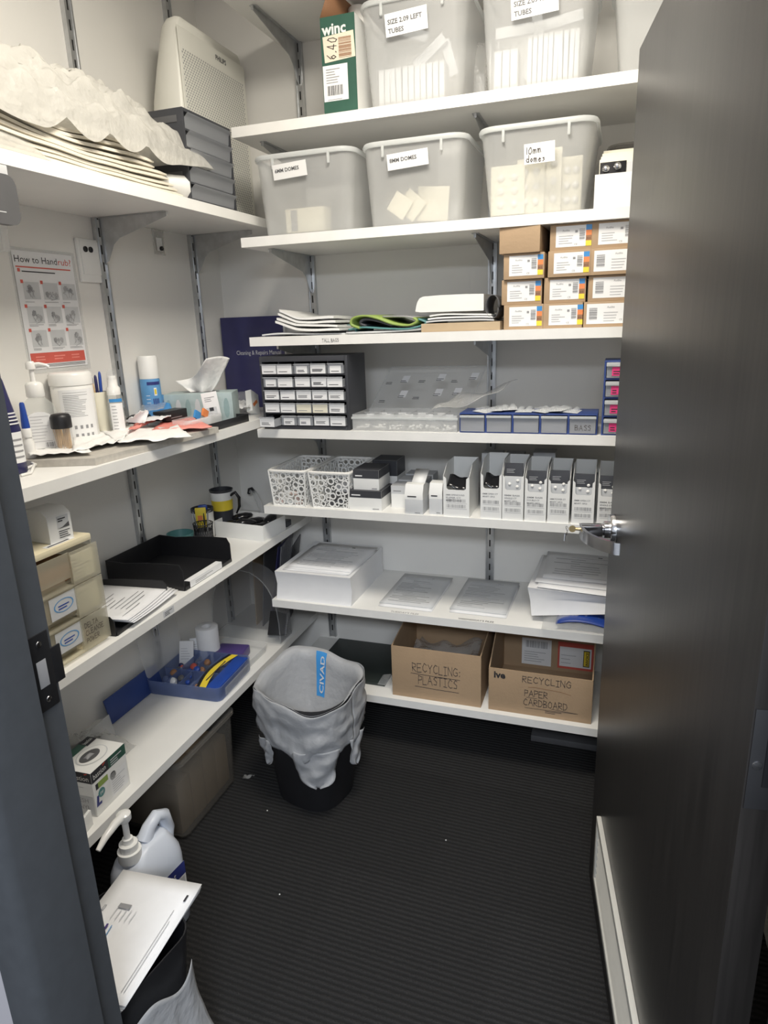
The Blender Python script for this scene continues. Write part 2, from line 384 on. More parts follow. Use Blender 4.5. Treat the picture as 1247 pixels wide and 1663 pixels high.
# ================================================================== SHELVING
RY = (1.235, 1.817, 2.315); RX = (-1.132, -.431)
def rail(loc, rz, z0, z1, label):
    t = thing('shelf_rail', label, 'shelf rail', loc, rz, 'slotted steel wall rails')
    b = B(); b.box(-.016, .016, -.012, 0, z0, z1, 'rail', .0015)
    # raised lips either side of the slotted web
    b.box(-.016, -.011, -.016, -.012, z0, z1, 'rail'); b.box(.011, .016, -.016, -.012, z0, z1, 'rail'); z = z0+.03
    while z < z1-.03:
        b.box(-.0028, .0028, -.0125, -.0118, z, z+.027, 'slot'); z += .05
    b.obj('channel', t)
for y, w in zip(RY, ('behind the soap bottle beside the left door jamb', 'between the wall socket and the pen cup', 'rising behind the white air purifier')):
    rail((XW, y, 0), LR, .25, 2.76, 'slotted grey steel rail '+w)
rail((RX[0], YW, 0), 0, .25, 2.76, 'slotted grey steel rail behind the black drawer cabinet')
rail((RX[1], YW, 0), 0, .25, 2.76, 'slotted grey steel rail on the back wall beside the brown carton stack')
lbl = {'L1': ('top white shelf on the left wall holding plastic bags and air purifier', 'L2'),
       'L2': ('white shelf under the handrub poster holding bottles and tissue box', ''),
       'L3': ('white shelf on the left wall holding black document trays', ''),
       'L4': ('lowest white shelf on the left wall holding glove box and blue organiser', ''),
       'B0': ('topmost white shelf on the back wall, only its left end seen', ''),
       'B1': ('white back wall shelf carrying the two TUBES containers', ''),
       'B2': ('white back wall shelf carrying the three DOMES containers', ''),
       'B3': ('white back wall shelf carrying brown cartons, marked TALL BAGS on its edge', ''),
       'B4': ('white back wall shelf carrying black drawer cabinet and blue drawers', ''),
       'B5': ('white back wall shelf carrying perforated baskets and dispenser boxes', ''),
       'B6': ("white back wall shelf carrying paper packs and WEDNESDAY'S FILES sheets", ''),
       'B7': ('lowest white back wall shelf carrying the two recycling cartons', '')}
SH = {}
for k in ('L1', 'L2', 'L3', 'L4'):
    t = thing('shelf_board', lbl[k][0], 'shelf', (XL, Y1+.04, ZL[k]), LR, 'white shelves on the left wall')
    B().box(0, YW-Y1-.042, .001, XL-XW-.001, -TH, 0, 'melamine', .0006).obj('panel', t)
    e = B().box(0, YW-Y1-.042, 0, .001, -TH, 0, 'edge').obj('edge_strip', t); SH[k] = (t, e)
for k in ('B0', 'B1', 'B2', 'B3', 'B4', 'B5', 'B6', 'B7'):
    t = thing('shelf_board', lbl[k][0], 'shelf', (-1.2, YB, ZB[k]), 0, 'white shelves on the back wall')
    B().box(0, XR+1.2-.002, .001, YW-YB-.001, -TH, 0, 'melamine', .0006).obj('panel', t)
    e = B().box(0, XR+1.2-.002, 0, .001, -TH, 0, 'edge').obj('edge_strip', t); SH[k] = (t, e)
b = B(); p0 = ay(523, 553, YB); b.hand('TALL BAGS', (p0.x+1.2, -.0004, -.022), .011, 'ink', wd=.0014); b.obj('handwriting', SH['B3'][0])
b = B(); p0 = az(632, 996, ZB['B6']); b.text("TUESDAY'S FILES", (p0.x+1.2, .004, .0004), .016, 'greyink', u=(0, 1, 0), width=.105, bold=.01)
p0 = az(742, 1008, ZB['B6']); b.text("WEDNESDAY'S FILES", (p0.x+1.2, .006, .0004), .016, 'ink', u=(0, 1, 0), width=.125, bold=.01); b.obj('shelf_lettering', SH['B6'][0])
b = B(); y_ = ax(262, 975, XL).y-Y1-.04; b.box(y_, y_+.05, -.0006, -.0001, -.024, -.004, 'greypaper'); b.lines((y_+.006, -.0008, -.021), .038, .014, 3, 'ink', t=.002); b.obj('paper_tag', SH['L3'][0])
def bracket(loc, rz, d, label):
    t = thing('shelf_bracket', label, 'shelf bracket', loc, rz, 'pressed steel shelf brackets')
    d0 = .0165
    B().prism([(-d0, -.0005), (-d, -.0005), (-d, -.014), (-.085, -.062), (-.060, -.080), (-d0-.018, -.125), (-d0, -.135)], .0016, 'rail', 'x', -.0008).obj('web', t)
    b = B(); b.box(-.011, .011, -d, -d0, -.0022, -.0005, 'rail', .0004); b.box(-.004, .004, -d-.004, -d, -.014, -.0005, 'rail', .0006); b.obj('flange', t)
wl = ('under the topmost shelf left of the green carton', None)
for k, xi, w in (('B0', 0, 'under the topmost back shelf, left of the green carton'), ('B1', 0, 'behind the 6MM DOMES container'), ('B1', 1, 'under the TUBES shelf, above the 10mm domes container'),
                 ('B2', 0, 'under the left end of the DOMES shelf'), ('B2', 1, 'left of the plain brown carton'), ('B3', 0, 'above the black drawer cabinet'),
                 ('B3', 1, 'under the carton shelf, above the clear compartment box'), ('B4', 0, 'above the perforated baskets')):
    bracket((RX[xi], YW, ZB[k]-TH), 0, .33, 'grey steel bracket '+w)
p0 = az(862, 1199, .012); tag(B().box(p0.x, XR-.02, p0.y, p0.y+.05, .0005, .026, 'darkgrey', .002).obj('floor_strip', None), 'strip painted shadow-grey on the floor beneath the lowest back shelf by the door', 'strip')  # shade under the shelf is put into the strip's dark grey colour
for i, w in ((0, 'under the top left shelf beside the door frame'), (1, 'under the top left shelf beside the wall socket'), (2, 'under the top left shelf near the corner')):
    bracket((XW, RY[i], ZL['L1']-TH), LR, .26, 'grey steel bracket '+w)
# ================================================================== BACK WALL, shelf by shelf
YF = 2.12    # front line of most things on these shelves
def X(px, py, y=YF): return ay(px, py, y).x
def Z(px, py, y=YF): return ay(px, py, y).z
def tub(name, label, cat, cx, cy, z, w0, d0, w1, d1, h, group=None, body='frost', rim='rimplastic', r=.045, t=.0022, clips=True):
    th_ = thing(name, label, cat, (cx, cy, z), 0, group)
    b = B(); rs = []
    for k in range(7):
        u = k/6; rr = r*(.55+.45*u); rs.append(rrect(w0+(w1-w0)*u, d0+(d1-d0)*u, rr, .004+(h-.004)*u if k else .0))
    rs.insert(0, rrect(w0-.012, d0-.012, r*.5, 0)); rs[1] = rrect(w0, d0, r*.55, .008)
    inner = [rrect(w0+(w1-w0)*u-2*t, d0+(d1-d0)*u-2*t, r*(.55+.45*u)-t*.5, .010+(h-.010)*u) for u in (1, .66, .33, 0)]
    b.rings(rs, body, True, False); b.rings(inner, body, False, True); b.obj('tub_body', th_)
    b = B(); rw, rd = w1+.012, d1+.014
    b.rings([rrect(w1-2*t, d1-2*t, r-t, h-.006), rrect(w1, d1, r, h-.010), rrect(rw, rd, r+.01, h-.010), rrect(rw+.004, rd+.004, r+.012, h-.003), rrect(rw-.004, rd-.004, r+.008, h+.004), rrect(w1-2*t, d1-2*t, r-t, h+.002), rrect(w1-2*t, d1-2*t, r-t, h-.006)], rim, False, False)
    b.obj('rim', th_)
    if clips:
        for sx in (-.28, .28): B().box(sx*w1-.004, sx*w1+.004, -d1/2-.008, -d1/2-.001, h-.04, h-.009, rim, .002).obj('rim_rib', th_)
    return th_
def sticker(th_, x, z, w, h, lines_, y, size, tilt=0, hand=False, lean=.0, faint=None):
    b = B(); r = Vector((math.cos(tilt), 0, math.sin(tilt))); u = Vector((-math.sin(tilt), lean, math.cos(tilt))).normalized(); o = Vector((x, y, z))
    b.quad(o, r, u, w, h, 'label'); f = Vector((0, -.0006, 0))
    for i, s in enumerate(lines_):
        q = o+f+r*(.06*w)+u*(h*.92-(i+1)*size*1.35)
        if hand: b.hand(s, q, size, 'pen', r, u, .0022, .3, .8)
        else: b.text(s, q, size, 'darkgrey', r, u, bold=.022)
    if faint: b.hand(faint, o+f+r*(.1*w)+u*(h*.12), size*.8, 'paleink', r, u, .001, .3, .6)
    return b.obj('label', th_)
# --- B1: TUBES containers, green carton
z1 = ZB['B1']
x0, x1 = X(527, 183), X(581, 176); hh = Z(518, 33)-z1+.005; w = x1-x0
t = thing('toner_carton', 'green and white winc carton standing open left of the LEFT TUBES container', 'carton', (x0, YF, z1))
b = B(); b.box(0, w, 0, .002, 0, hh, 'green'); b.box(0, w, .30, .302, 0, hh, 'green'); b.box(0, .002, .002, .30, 0, hh, 'green'); b.box(w-.002, w, .002, .30, 0, hh, 'white'); b.box(.002, w-.002, .002, .30, 0, .002, 'kraft')
b.text('winc', (.006, -.0006, hh-.046), .040, 'white', bold=.03); b.obj('carton_body', t)
b = B(); b.poly([(0, .001, hh), (.002, .30, hh), (.045, .29, hh+.09), (.028, .02, hh+.085)], 'brown'); b.obj('side_flap', t, solid=.0015)
b = B(); b.poly([(0, .301, hh), (w, .301, hh), (w, .310, hh+.095), (0, .310, hh+.095)], 'darkgreen'); b.obj('back_flap', t, solid=.0015)
b = B(); o = (.010, -.0008, hh-.118); b.quad(o, (.995, 0, .06), (-.06, 0, .995), w-.010, .068, 'pricetag')
b.hand('6.40', (.046, -.0014, hh-.112), .028, 'pen', (.08, 0, .99), (-.99, 0, .08), .003, .35, width=.056); b.bars((.056, -.0014, hh-.110), .055, .040, 'brown', (.0, 0, 1), (1, 0, 0), 16); b.obj('price_label', t)
b = B(); b.quad((.002, -.0008, .037), (1, 0, 0), (0, 0, 1), w*.73, .095, 'label'); b.lines((.012, -.0014, .085), .048, .042, 6, 'greyink', t=.002); b.bars((.014, -.0014, .052), .050, .026, 'ink', n=20); b.lines((.014, -.0014, .040), .05, .008, 1, 'greyink'); b.obj('barcode_label', t)
t = B().lathe([(.032, 0), (.034, .004), (.034, .325), (.030, .33)], 'whitegloss').obj('paper_roll', None, (x0+.062, YF+.17, z1+.003)); tag(t, 'white roll standing upright inside the green winc carton', 'roll')
def packs(n, cx, z, w, h, y, label, group, lean=0, seed=1):
    """upright white strips of packaged parts seen through a frosted container"""
    rn = random.Random(seed); first = None
    for i in range(n):
        if first is None:
            b = B(); b.box(-w/n*.46, w/n*.46, 0, .05, 0, h, 'greypaper', .002); b.box(-w/n*.40, w/n*.40, -.002, 0, .01, h*.93, 'packgrey', .0008)
            o = first = b.obj('tube_pack'); tag(o, label, 'pack of tubes', group)
        else: o = first.copy(); COL.objects.link(o)
        o.location = (cx-w/2+(i+.5)*w/n, y, z); o.rotation_euler = (0, rn.uniform(-.02, .02), 0)
for nm, pl, pr, side in (('LEFT', (597, 172), (750, 152), 'beside the green carton'), ('RIGHT', (787, 142), (950, 120), 'nearest the door')):
    xa, xb = X(*pl, 2.13), X(*pr, 2.13); cx = (xa+xb)/2; wb = xb-xa
    t = tub('storage_container', 'frosted plastic container labelled SIZE 2.09 %s TUBES' % nm, 'container', cx, 2.30, z1, wb*.97, .31, wb*1.12, .35, .275, 'frosted open storage containers')
    q = ay(624, 58, 2.10) if nm == 'LEFT' else ay(829, 30, 2.10)
    sticker(t, q.x-cx, q.z-z1, .125, .057, ['SIZE 2.09 '+nm, 'TUBES'], -.171-.012, .0165, .05, lean=-.065)
    tag(B().box(-wb*.46, wb*.46, -.135, .135, .0, .004, 'kraft').obj('card_liner', None, (cx, 2.30, z1+.0125)), 'brown card sheet in the bottom of the %s TUBES container' % nm, 'card')
    if nm == 'LEFT': packs(11, cx-.02, z1+.017, wb*.72, .10, 2.175, 'white pack of tubes standing in a row in the LEFT TUBES container', 'tube packs in the left container', seed=2)
    else:
        packs(10, cx+.045, z1+.017, wb*.52, .125, 2.175, 'white pack of tubes standing in the right-hand row in the RIGHT TUBES container', 'tube packs in the right container', seed=5)
        packs(3, cx-.085, z1+.017, .07, .10, 2.175, 'white pack of tubes standing at the left in the RIGHT TUBES container', 'tube packs at the left of the right container', seed=6)
    for k, (dx, dz, a, ww) in enumerate(((.03, .135, .95, .11), (.085, .118, -.3, .10), (-.02, .19, -1.2, .09)) if nm == 'LEFT' else ((-.065, .152, 1.55, .11), (.06, .165, 1.45, .12), (.0, .15, -.18, .11), (-.03, .06, .35, .11), (.005, .058, .75, .10))):
        b = B(); b.box(-.014, .014, -.009, .009, -ww/2, ww/2, 'packgrey', .002); o = b.obj('tube_pack', None, (cx+dx, 2.215+.02*(k % 2), z1+dz+.02)); o.rotation_euler.y = a
        tag(o, ('loose white pack of tubes lying tilted over the row in the %s TUBES container' % nm), 'pack of tubes', 'loose tube packs in the %s container' % nm.lower())
cx = X(1002, 112, 2.13)+.128
tub('storage_container', 'frosted container at the right end of the TUBES shelf, mostly behind the door', 'container', cx, 2.30, z1, .24, .31, .30, .35, .275, 'frosted open storage containers')
t = thing('bag_packet', 'clear bag of printed packets standing between the two TUBES containers', 'bag', (X(762, 150, 2.3), 2.30, z1))
b = B(); b.sheet(lambda u, v: (-.035+.09*u, .012*math.sin(5*u+3*v), .19*v), 8, 8, 'clearbag'); b.obj('film', t, solid=.0006)
b = B(); b.box(-.028, .045, .016, .022, .006, .11, 'greypaper'); b.lines((-.022, .0154, .02), .06, .08, 6, 'greyink', t=.003); b.obj('printed_card', t)
# --- B2: DOMES containers
z2 = ZB['B2']
for nm, pl, pr, hgt, lab, lp, lw in (('6MM DOMES', (425, 378), (570, 366), .238, None, (441, 292), .118), ('8MM DOMES', (597, 363), (750, 352), .236, None, (627, 276), .128), ('10mm domes', (790, 350), (948, 332), .238, 1, (850, 266), .085)):
    xa, xb = X(*pl, 2.13), X(*pr, 2.13); cx = (xa+xb)/2; wb = xb-xa
    t = tub('storage_container', 'frosted plastic container labelled '+nm, 'container', cx, 2.30, z2, wb*.97, .31, wb*(1.08 if lab is None else 1.17), .35, hgt, 'frosted open storage containers')
    q = ay(*lp, 2.10)
    if lab: sticker(t, q.x-cx, q.z-z2, lw, .052, ['10mm', 'domes'], -.183, .016, .03, True, lean=-.07)
    else: sticker(t, q.x-cx, q.z-z2, lw, .044, [nm], -.183, .015, .055, lean=-.07, faint=("OPEN" if nm[0] == '6' else 'OPEN DOMES') if 0 else None)
    if nm[0] == '6':
        b = B(); b.box(-.095, .045, 0, .06, 0, .075, 'ivory', .002); b.box(-.075, -.052, -.001, 0, .005, .07, 'midgrey'); tag(b.obj('carton', None, (cx, 2.185, z2+.013)), 'pale small carton with a grey stripe inside the 6MM DOMES container', 'carton')
        for k in range(3):
            b = B(); b.sheet(lambda u, v: (-.07+.14*u, .02*math.sin(4*u+k), .15*v), 8, 8, 'clearbag'); tag(b.obj('zip_bag', None, (cx+.02+.02*k, 2.265+.035*k, z2+.013), solid=.0006), 'clear zip bag standing crumpled in the 6MM DOMES container', 'plastic bag', 'zip bags in the 6MM container')
    elif nm[0] == '8':
        for k, (dx, a, s_) in enumerate(((-.055, .62, .062), (-.022, .72, .07), (.045, .08, .10), (.0, -.25, .06))):
            b = B(); b.box(-s_/2, s_/2, -.003, .003, -s_/2, s_/2, 'ivory', .001); o = b.obj('card_pack', None, (cx+dx, 2.17+.013*k, z2+.065)); o.rotation_euler.y = a; tag(o, 'square cream pack tilted inside the 8MM DOMES container', 'pack', 'square packs in the 8MM container')
        b = B(); b.sheet(lambda u, v: (.05+.07*u+.02*v, .02*math.sin(7*v), .25*v), 6, 12, 'clearbag'); tag(b.obj('zip_bag', None, (cx, 2.2, z2+.013), solid=.0006), 'long clear bag standing at the right inside the 8MM DOMES container', 'plastic bag')
    else:
        for k, (dx, h_, w_) in enumerate(((-.085, .135, .10), (-.02, .15, .08), (.030, .175, .075), (.095, .15, .06))):
            b = B(); b.box(-w_/2, w_/2, 0, .012, 0, h_, 'ivory', .001)
            for j in range(6): b.dome([(.011, 0), (.010, .005), (.006, .009), (.001, .010)], 'whitegloss', ((-.2+.4*(j % 2))*w_, 0, h_*(.22+.27*(j//2))), 10)
            tag(b.obj('blister_card', None, (cx+dx, 2.18+.014*k, z2+.013)), 'pale blister card standing inside the 10mm domes container', 'blister card', 'blister cards in the 10mm container')
        b = B(); b.sheet(lambda u, v: (-.10+.2*u, .02*math.sin(6*u), .24*v+.015*math.sin(9*u)), 10, 6, 'clearbag'); tag(b.obj('zip_bag', None, (cx-.01, 2.30, z2+.013), solid=.0006), 'large clear bag rising above the rim of the 10mm domes container', 'plastic bag')
b = B(); xs = X(590, 212, 2.3); xe = X(742, 193, 2.3); zz = Z(665, 205, 2.3)
b.tube([(xs, 2.30, zz+.005), (xs+.04, 2.29, zz-.012), (xs+.11, 2.28, zz-.003), (xs+.2, 2.28, zz+.001), (xe-.03, 2.29, zz-.004), (xe, 2.30, zz+.016)], .0012, 'red', 6)
tag(b.obj('red_wire', None), 'thin red wire lying across the rim of the 8MM DOMES container', 'wire')
xa = X(964, 330)
t = thing('card_carton', 'white open carton of black blister cards beside the 10mm domes container', 'carton', (xa, YF, z2))
b = B(); hh = Z(966, 284)-z2
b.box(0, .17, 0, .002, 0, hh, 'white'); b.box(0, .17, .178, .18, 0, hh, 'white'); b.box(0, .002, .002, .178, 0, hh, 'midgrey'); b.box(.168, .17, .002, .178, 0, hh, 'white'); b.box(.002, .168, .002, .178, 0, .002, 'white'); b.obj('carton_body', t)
for k in range(4):
    b = B(); h_ = .125+.014*k; b.box(.004+.002*k, .150, 0, .003, .0, h_, 'ivory', .0006)
    if k == 0:
        b.box(.006, .075, -.002, 0, .03, h_-.008, 'blackgloss', .0006)
        for dx, dz in ((.022, .10), (.052, .104), (.036, .07)): b.dome([(.011, 0), (.009, .004), (.003, .0065)], 'chrome', (dx, -.002, dz))
        b.box(.076, .15, -.002, 0, .04, h_-.012, 'greypaper', .0006)
    tag(b.obj('blister_card', None, (xa+.006, YF+.012+.035*k, z2+.003)), ('front blister card with black face and silver discs in the white carton' if k == 0 else 'cream backing card standing in the white carton behind the black one'), 'blister card', 'blister cards in the white carton')
tub('lidded_tub', 'dark translucent rounded tub behind the white card carton by the door', 'tub', X(985, 330, 2.40)+.095, 2.40, z2, .16, .12, .19, .15, .20, body='tubfilm', rim='tubfilm', r=.04, clips=False)
# --- B3: paper bags and brown cartons
z3 = ZB['B3']
def flat_bag(name, label, x, y, z, w, d, m, seed, h=.006, roll=0, group=None, rz=0):
    rn = random.Random(seed); ph = rn.uniform(0, 6)
    def top(u, v): return (w*u, d*v, h*(1-(2*abs(u-.5))**4*.5)+.004*math.sin(5*u+ph)*math.sin(3*v+ph)+roll*max(0, .35-u)**1.4*6)
    b = B(); n = 16
    vt = [[b.bm.verts.new(top(i/n, j/6)) for j in range(7)] for i in range(n+1)]; vb = [[b.bm.verts.new(Vector(top(i/n, j/6))-Vector((0, 0, h*.8))) for j in range(7)] for i in range(n+1)]
    for i in range(n):
        for j in range(6): b.face([vt[i][j], vt[i+1][j], vt[i+1][j+1], vt[i][j+1]], m, True); b.face([vb[i][j], vb[i][j+1], vb[i+1][j+1], vb[i+1][j]], m, True)
    for i in range(n): b.face([vt[i][0], vb[i][0], vb[i+1][0], vt[i+1][0]], m); b.face([vt[i][6], vt[i+1][6], vb[i+1][6], vb[i][6]], m)
    for j in range(6): b.face([vt[0][j], vt[0][j+1], vb[0][j+1], vb[0][j]], m); b.face([vt[n][j], vb[n][j], vb[n][j+1], vt[n][j+1]], m)
    o = b.obj(name, None, (x, y, z), rz); return tag(o, label, 'paper bag', group)
xa, xb = X(428, 548, 2.14), X(575, 545, 2.14)
flat_bag('paper_bag', 'flat grey-white paper bag, lowest at the left end of the TALL BAGS shelf', xa, 2.13, z3+.003, .30, .25, 'greypaper', 1, .006, rz=.1)
for k in range(4):
    flat_bag('paper_bag', 'folded white paper bag in the pile above the TALL BAGS marking', xa+.055+.004*k, 2.13+.004*k, z3+.016+.0125*k, .235-.012*k, .24, 'white', k+4, .009, group='white paper bags in the left pile', roll=.02)
b = B(); b.sheet(lambda u, v: (.03*math.sin(PI*u)-.0*v, .18*v, .012+.016*math.cos(PI*u*1.1)), 8, 4, 'teal'); 
tag(b.obj('paper_bag', None, (X(560, 540), 2.14, z3+.003), solid=.002), 'teal and white rolled bag end between the white and green bag piles', 'paper bag')
def waved(pts, m, label, y=2.13, t_=.006, dd=.25, back=None):
    """a folded bag seen end-on: a soft wavy band, open to the front"""
    b = B(); P = [Vector((p[0], 0, p[1])) for p in pts]; Q = []
    for i in range(len(P)-1):      # Catmull-Rom through the outline points
        p0, p1, p2, p3 = P[max(0, i-1)], P[i], P[i+1], P[min(len(P)-1, i+2)]
        for k in range(6):
            s_ = k/6; Q.append(.5*((2*p1)+(p2-p0)*s_+(2*p0-5*p1+4*p2-p3)*s_*s_+(3*p1-p0-3*p2+p3)*s_**3))
    Q.append(P[-1]); n = len(Q)-1
    b.sheet(lambda u, v: tuple(Q[int(round(u*n))]+Vector((.01*v, dd*v, 0))), n, 3, m)
    o = b.obj('paper_bag', None, (X(560, 541), y, z3+.005), solid=t_); return tag(o, label, 'paper bag', 'green and grey folded bags')
waved([(.0, .0), (.12, .0), (.24, .004), (.30, .012)], 'greypaper', 'flat grey bag lowest under the lime-edged bags')
waved([(.01, .010), (.06, .016), (.14, .010), (.22, .008), (.275, .022), (.25, .036)], 'teal', 'teal bag waving between the lime-edged loop and the shelf', 2.126, .005)
waved([(.05, .014), (.022, .026), (.03, .046), (.07, .052), (.115, .042), (.165, .024), (.215, .018), (.245, .028), (.235, .040)], 'lime', 'large lime-edged bag arching in a loop on the TALL BAGS shelf', 2.122, .006)
waved([(.07, .020), (.052, .028), (.062, .040), (.09, .040), (.13, .030), (.16, .020)], 'charcoal', 'dark bag folded inside the lime-edged loop', 2.128, .008)
waved([(.12, .048), (.16, .047), (.21, .043), (.25, .030)], 'midgrey', 'grey bag draped over the back of the lime-edged loop', 2.16, .005, .2)
xa, xb = X(684, 540), X(812, 528)
t = thing('flat_carton', 'flat brown carton lying under the white mailing bags', 'carton', (xa, YF, z3))
b = B(); b.box(0, xb-xa, 0, .28, 0, .026, 'kraft', .001); b.quad((.004, -.0005, .001), (1, 0, 0), (0, 0, 1), xb-xa-.012, .001, 'card'); b.obj('carton_body', t)
for k in range(3):
    flat_bag('envelope', 'white padded envelope in the stack on the flat brown carton', xa+.015+.006*k, YF+.004, z3+.030+.0085*k, .215-.01*k, .26, ('greypaper', 'paper', 'white')[k], 30+k, .006, group='envelopes on the flat carton')
b = B(); n = 24; ww = X(784, 500)-X(676, 505)
def curl(u, v): a = PI*.5+u*PI*1.05; return ((.018*math.cos(a)-.0)*1.4 if u < .5 else ww*(u-.5)*2, 0, 0)
prof2 = [(ww, .050), (ww*.7, .052), (ww*.35, .052), (.02, .050), (.008, .045), (.001, .034), (-.004, .018), (-.006, .006), (.01, .003), (ww*.4, .002), (ww, .001)]
b.prism([(p[0], p[1]) for p in prof2], .26, 'whitegloss', 'y', 0, True)
tag(b.obj('mailing_bag', None, (X(677, 505), YF+.002, z3+.058)), 'glossy white mailing bag folded over on top of the envelopes', 'bag')
b = B(); 
for k in range(5): b.box(.002*k, .045+.003*k, .0, .2, .006*k, .006*k+.005, 'greypaper', .001)
tag(b.obj('card_bundle', None, (X(776, 515), YF+.0, z3+.0585)), 'grey bundle of folded sleeves at the right end of the white mailing bag', 'bundle') if 0 else b.bm.free()
t = B(); t.sheet(lambda u, v: (.020*math.cos(2*PI*u)*(1+.15*math.sin(9*v+5*u)), .12*v, .036+.034*math.sin(2*PI*u)*(1+.12*math.sin(7*u))), 20, 6, 'darkgrey')
tag(t.obj('grey_pouch', None, (X(799, 505), YF+.004, z3+.030), solid=.002), 'dark grey soft pouch squeezed between white mailing bag and brown cartons', 'pouch')
def carton(label, x0, x1, z0, z1_, y, kind, rz=0, group='small brown cartons in three stacks'):
    w, h = x1-x0, z1_-z0; t = thing('small_carton', label, 'carton', (x0, y, z0), rz, group)
    b = B(); b.box(0, w, 0, .20, 0, h, 'card', .0012); b.box(.001, w-.001, .0012, .1, h, h+.0006, 'kraft'); b.obj('carton_body', t)
    if kind:
        b = B(); lx0, lx1 = (w*.14, w*.97) if kind == 1 else (w*.10, w*.97); lz0, lz1 = h*.13, h*.92
        W_ = lx1-lx0; H_ = lz1-lz0; e = -.0005
        b.quad((lx0, e, lz0), (1, 0, 0), (0, 0, 1), W_, H_, 'label'); e = -.001
        if kind == 1:
            for i, c in enumerate(('yellow', 'brown', 'orange', 'skyblue')): b.quad((lx0+W_*.84, e, lz0+H_*.25*i), (1, 0, 0), (0, 0, 1), W_*.16, H_*.25, c)
            b.text('312', (lx0+W_*.86, -.0014, lz0+H_*.31), H_*.13, 'ink'); b.bars((lx0+W_*.66, e, lz0+H_*.30), H_*.55, W_*.15, 'greyink', (0, 0, 1), (1, 0, 0), 14)
            b.text('Audika', (lx0+W_*.18, e, lz0+H_*.74), H_*.13, 'greyink'); b.lines((lx0+W_*.08, e, lz0+H_*.16), W_*.42, H_*.46, 4, 'paleink', t=.0022, seed=int(x0*1000) % 97)
            b.quad((lx0+W_*.54, e, lz0+H_*.66), (1, 0, 0), (0, 0, 1), W_*.07, H_*.11, 'greyink'); b.text('CE', (lx0+W_*.52, e, lz0+H_*.06), H_*.13, 'greyink')
        else:
            b.bars((lx0+W_*.06, e, lz0+H_*.22), H_*.6, W_*.20, 'greyink', (0, 0, 1), (1, 0, 0), 14)
            b.text('Audika', (lx0+W_*.50, e, lz0+H_*.78), H_*.13, 'greyink'); b.lines((lx0+W_*.42, e, lz0+H_*.12), W_*.5, H_*.55, 4, 'paleink', t=.0022, seed=5); b.text('CE', (lx0+W_*.80, e, lz0+H_*.14), H_*.13, 'greyink')
        b.obj('label', t)
    return t
RW = ('bottom', 'second', 'third', 'top'); CN = ('left stack, beside the grey pouch', 'middle stack', 'right stack, cut by the door')
grid = [[(818, 532, 880, 497), (814, 496, 878, 456), (818, 454, 882, 413), (812, 412, 877, 367)],
        [(882, 531, 943, 493), (883, 492, 949, 451), (890, 449, 956, 407), (893, 405, 960, 364)],
        [(945, 529, 1012, 489), (955, 487, 1022, 445), (957, 443, 1024, 401), (961, 400, 1028, 357)]]
rows = [z3]+[0]*4; hs = [(.0655, .0735, .0755, .079)]*3
for c in range(3):
    z = z3
    for r in range(4):
        q = grid[c][r]; xa = X(q[0], (q[1]+q[3])/2); wd = .119 if (c < 2 and r) else (.117 if c < 2 else .13)
        h = .0712
        if c == 0 and r == 3: carton('plain brown carton without label on top of the left carton stack', xa, xa+.118, z, z+.0725, YF-.012, 0, -.06)
        else: carton('brown Audika carton, %s in the %s' % (RW[r] if r in (0, 3) else RW[r]+' from the shelf', CN[c]), xa, xa+wd, z, z+h, YF+(.0, .006, -.004, .003)[r], 1 if (c < 2 or r == 3) else 2, (.0, .02, -.015, .01)[r])
        z += h+.001
# --- B4: drawer cabinet, compartment box, blue drawers
z4 = ZB['B4']
xa, xb = X(425, 640, 2.11), X(566, 640, 2.11); W_ = xb-xa; H_ = Z(500, 578, 2.11)-z4; D_ = .17
t = thing('drawer_cabinet', 'black cabinet of twenty-five small clear drawers with white labels', 'drawer cabinet', (xa, 2.11, z4))
b = B(); b.box(0, .010, 0, D_, 0, H_, 'charcoal', .002); b.box(W_-.010, W_, 0, D_, 0, H_, 'charcoal', .002); b.box(.010, W_-.010, 0, D_, H_-.018, H_, 'charcoal', .001); b.box(.010, W_-.010, 0, D_, 0, .012, 'charcoal', .001); b.box(.010, W_-.010, D_-.003, D_, .012, H_-.018, 'charcoal')
cw, chh = (W_-.022)/5, (H_-.030)/5
for r in range(1, 5): b.box(.010, W_-.010, .004, D_-.003, .012+r*chh-.003, .012+r*chh+.003, 'charcoal')
for c in range(1, 5): b.box(.011+c*cw-.0012, .011+c*cw+.0012, .004, D_-.003, .012, H_-.018, 'charcoal')
b.obj('cabinet_body', t)
rn = random.Random(11)
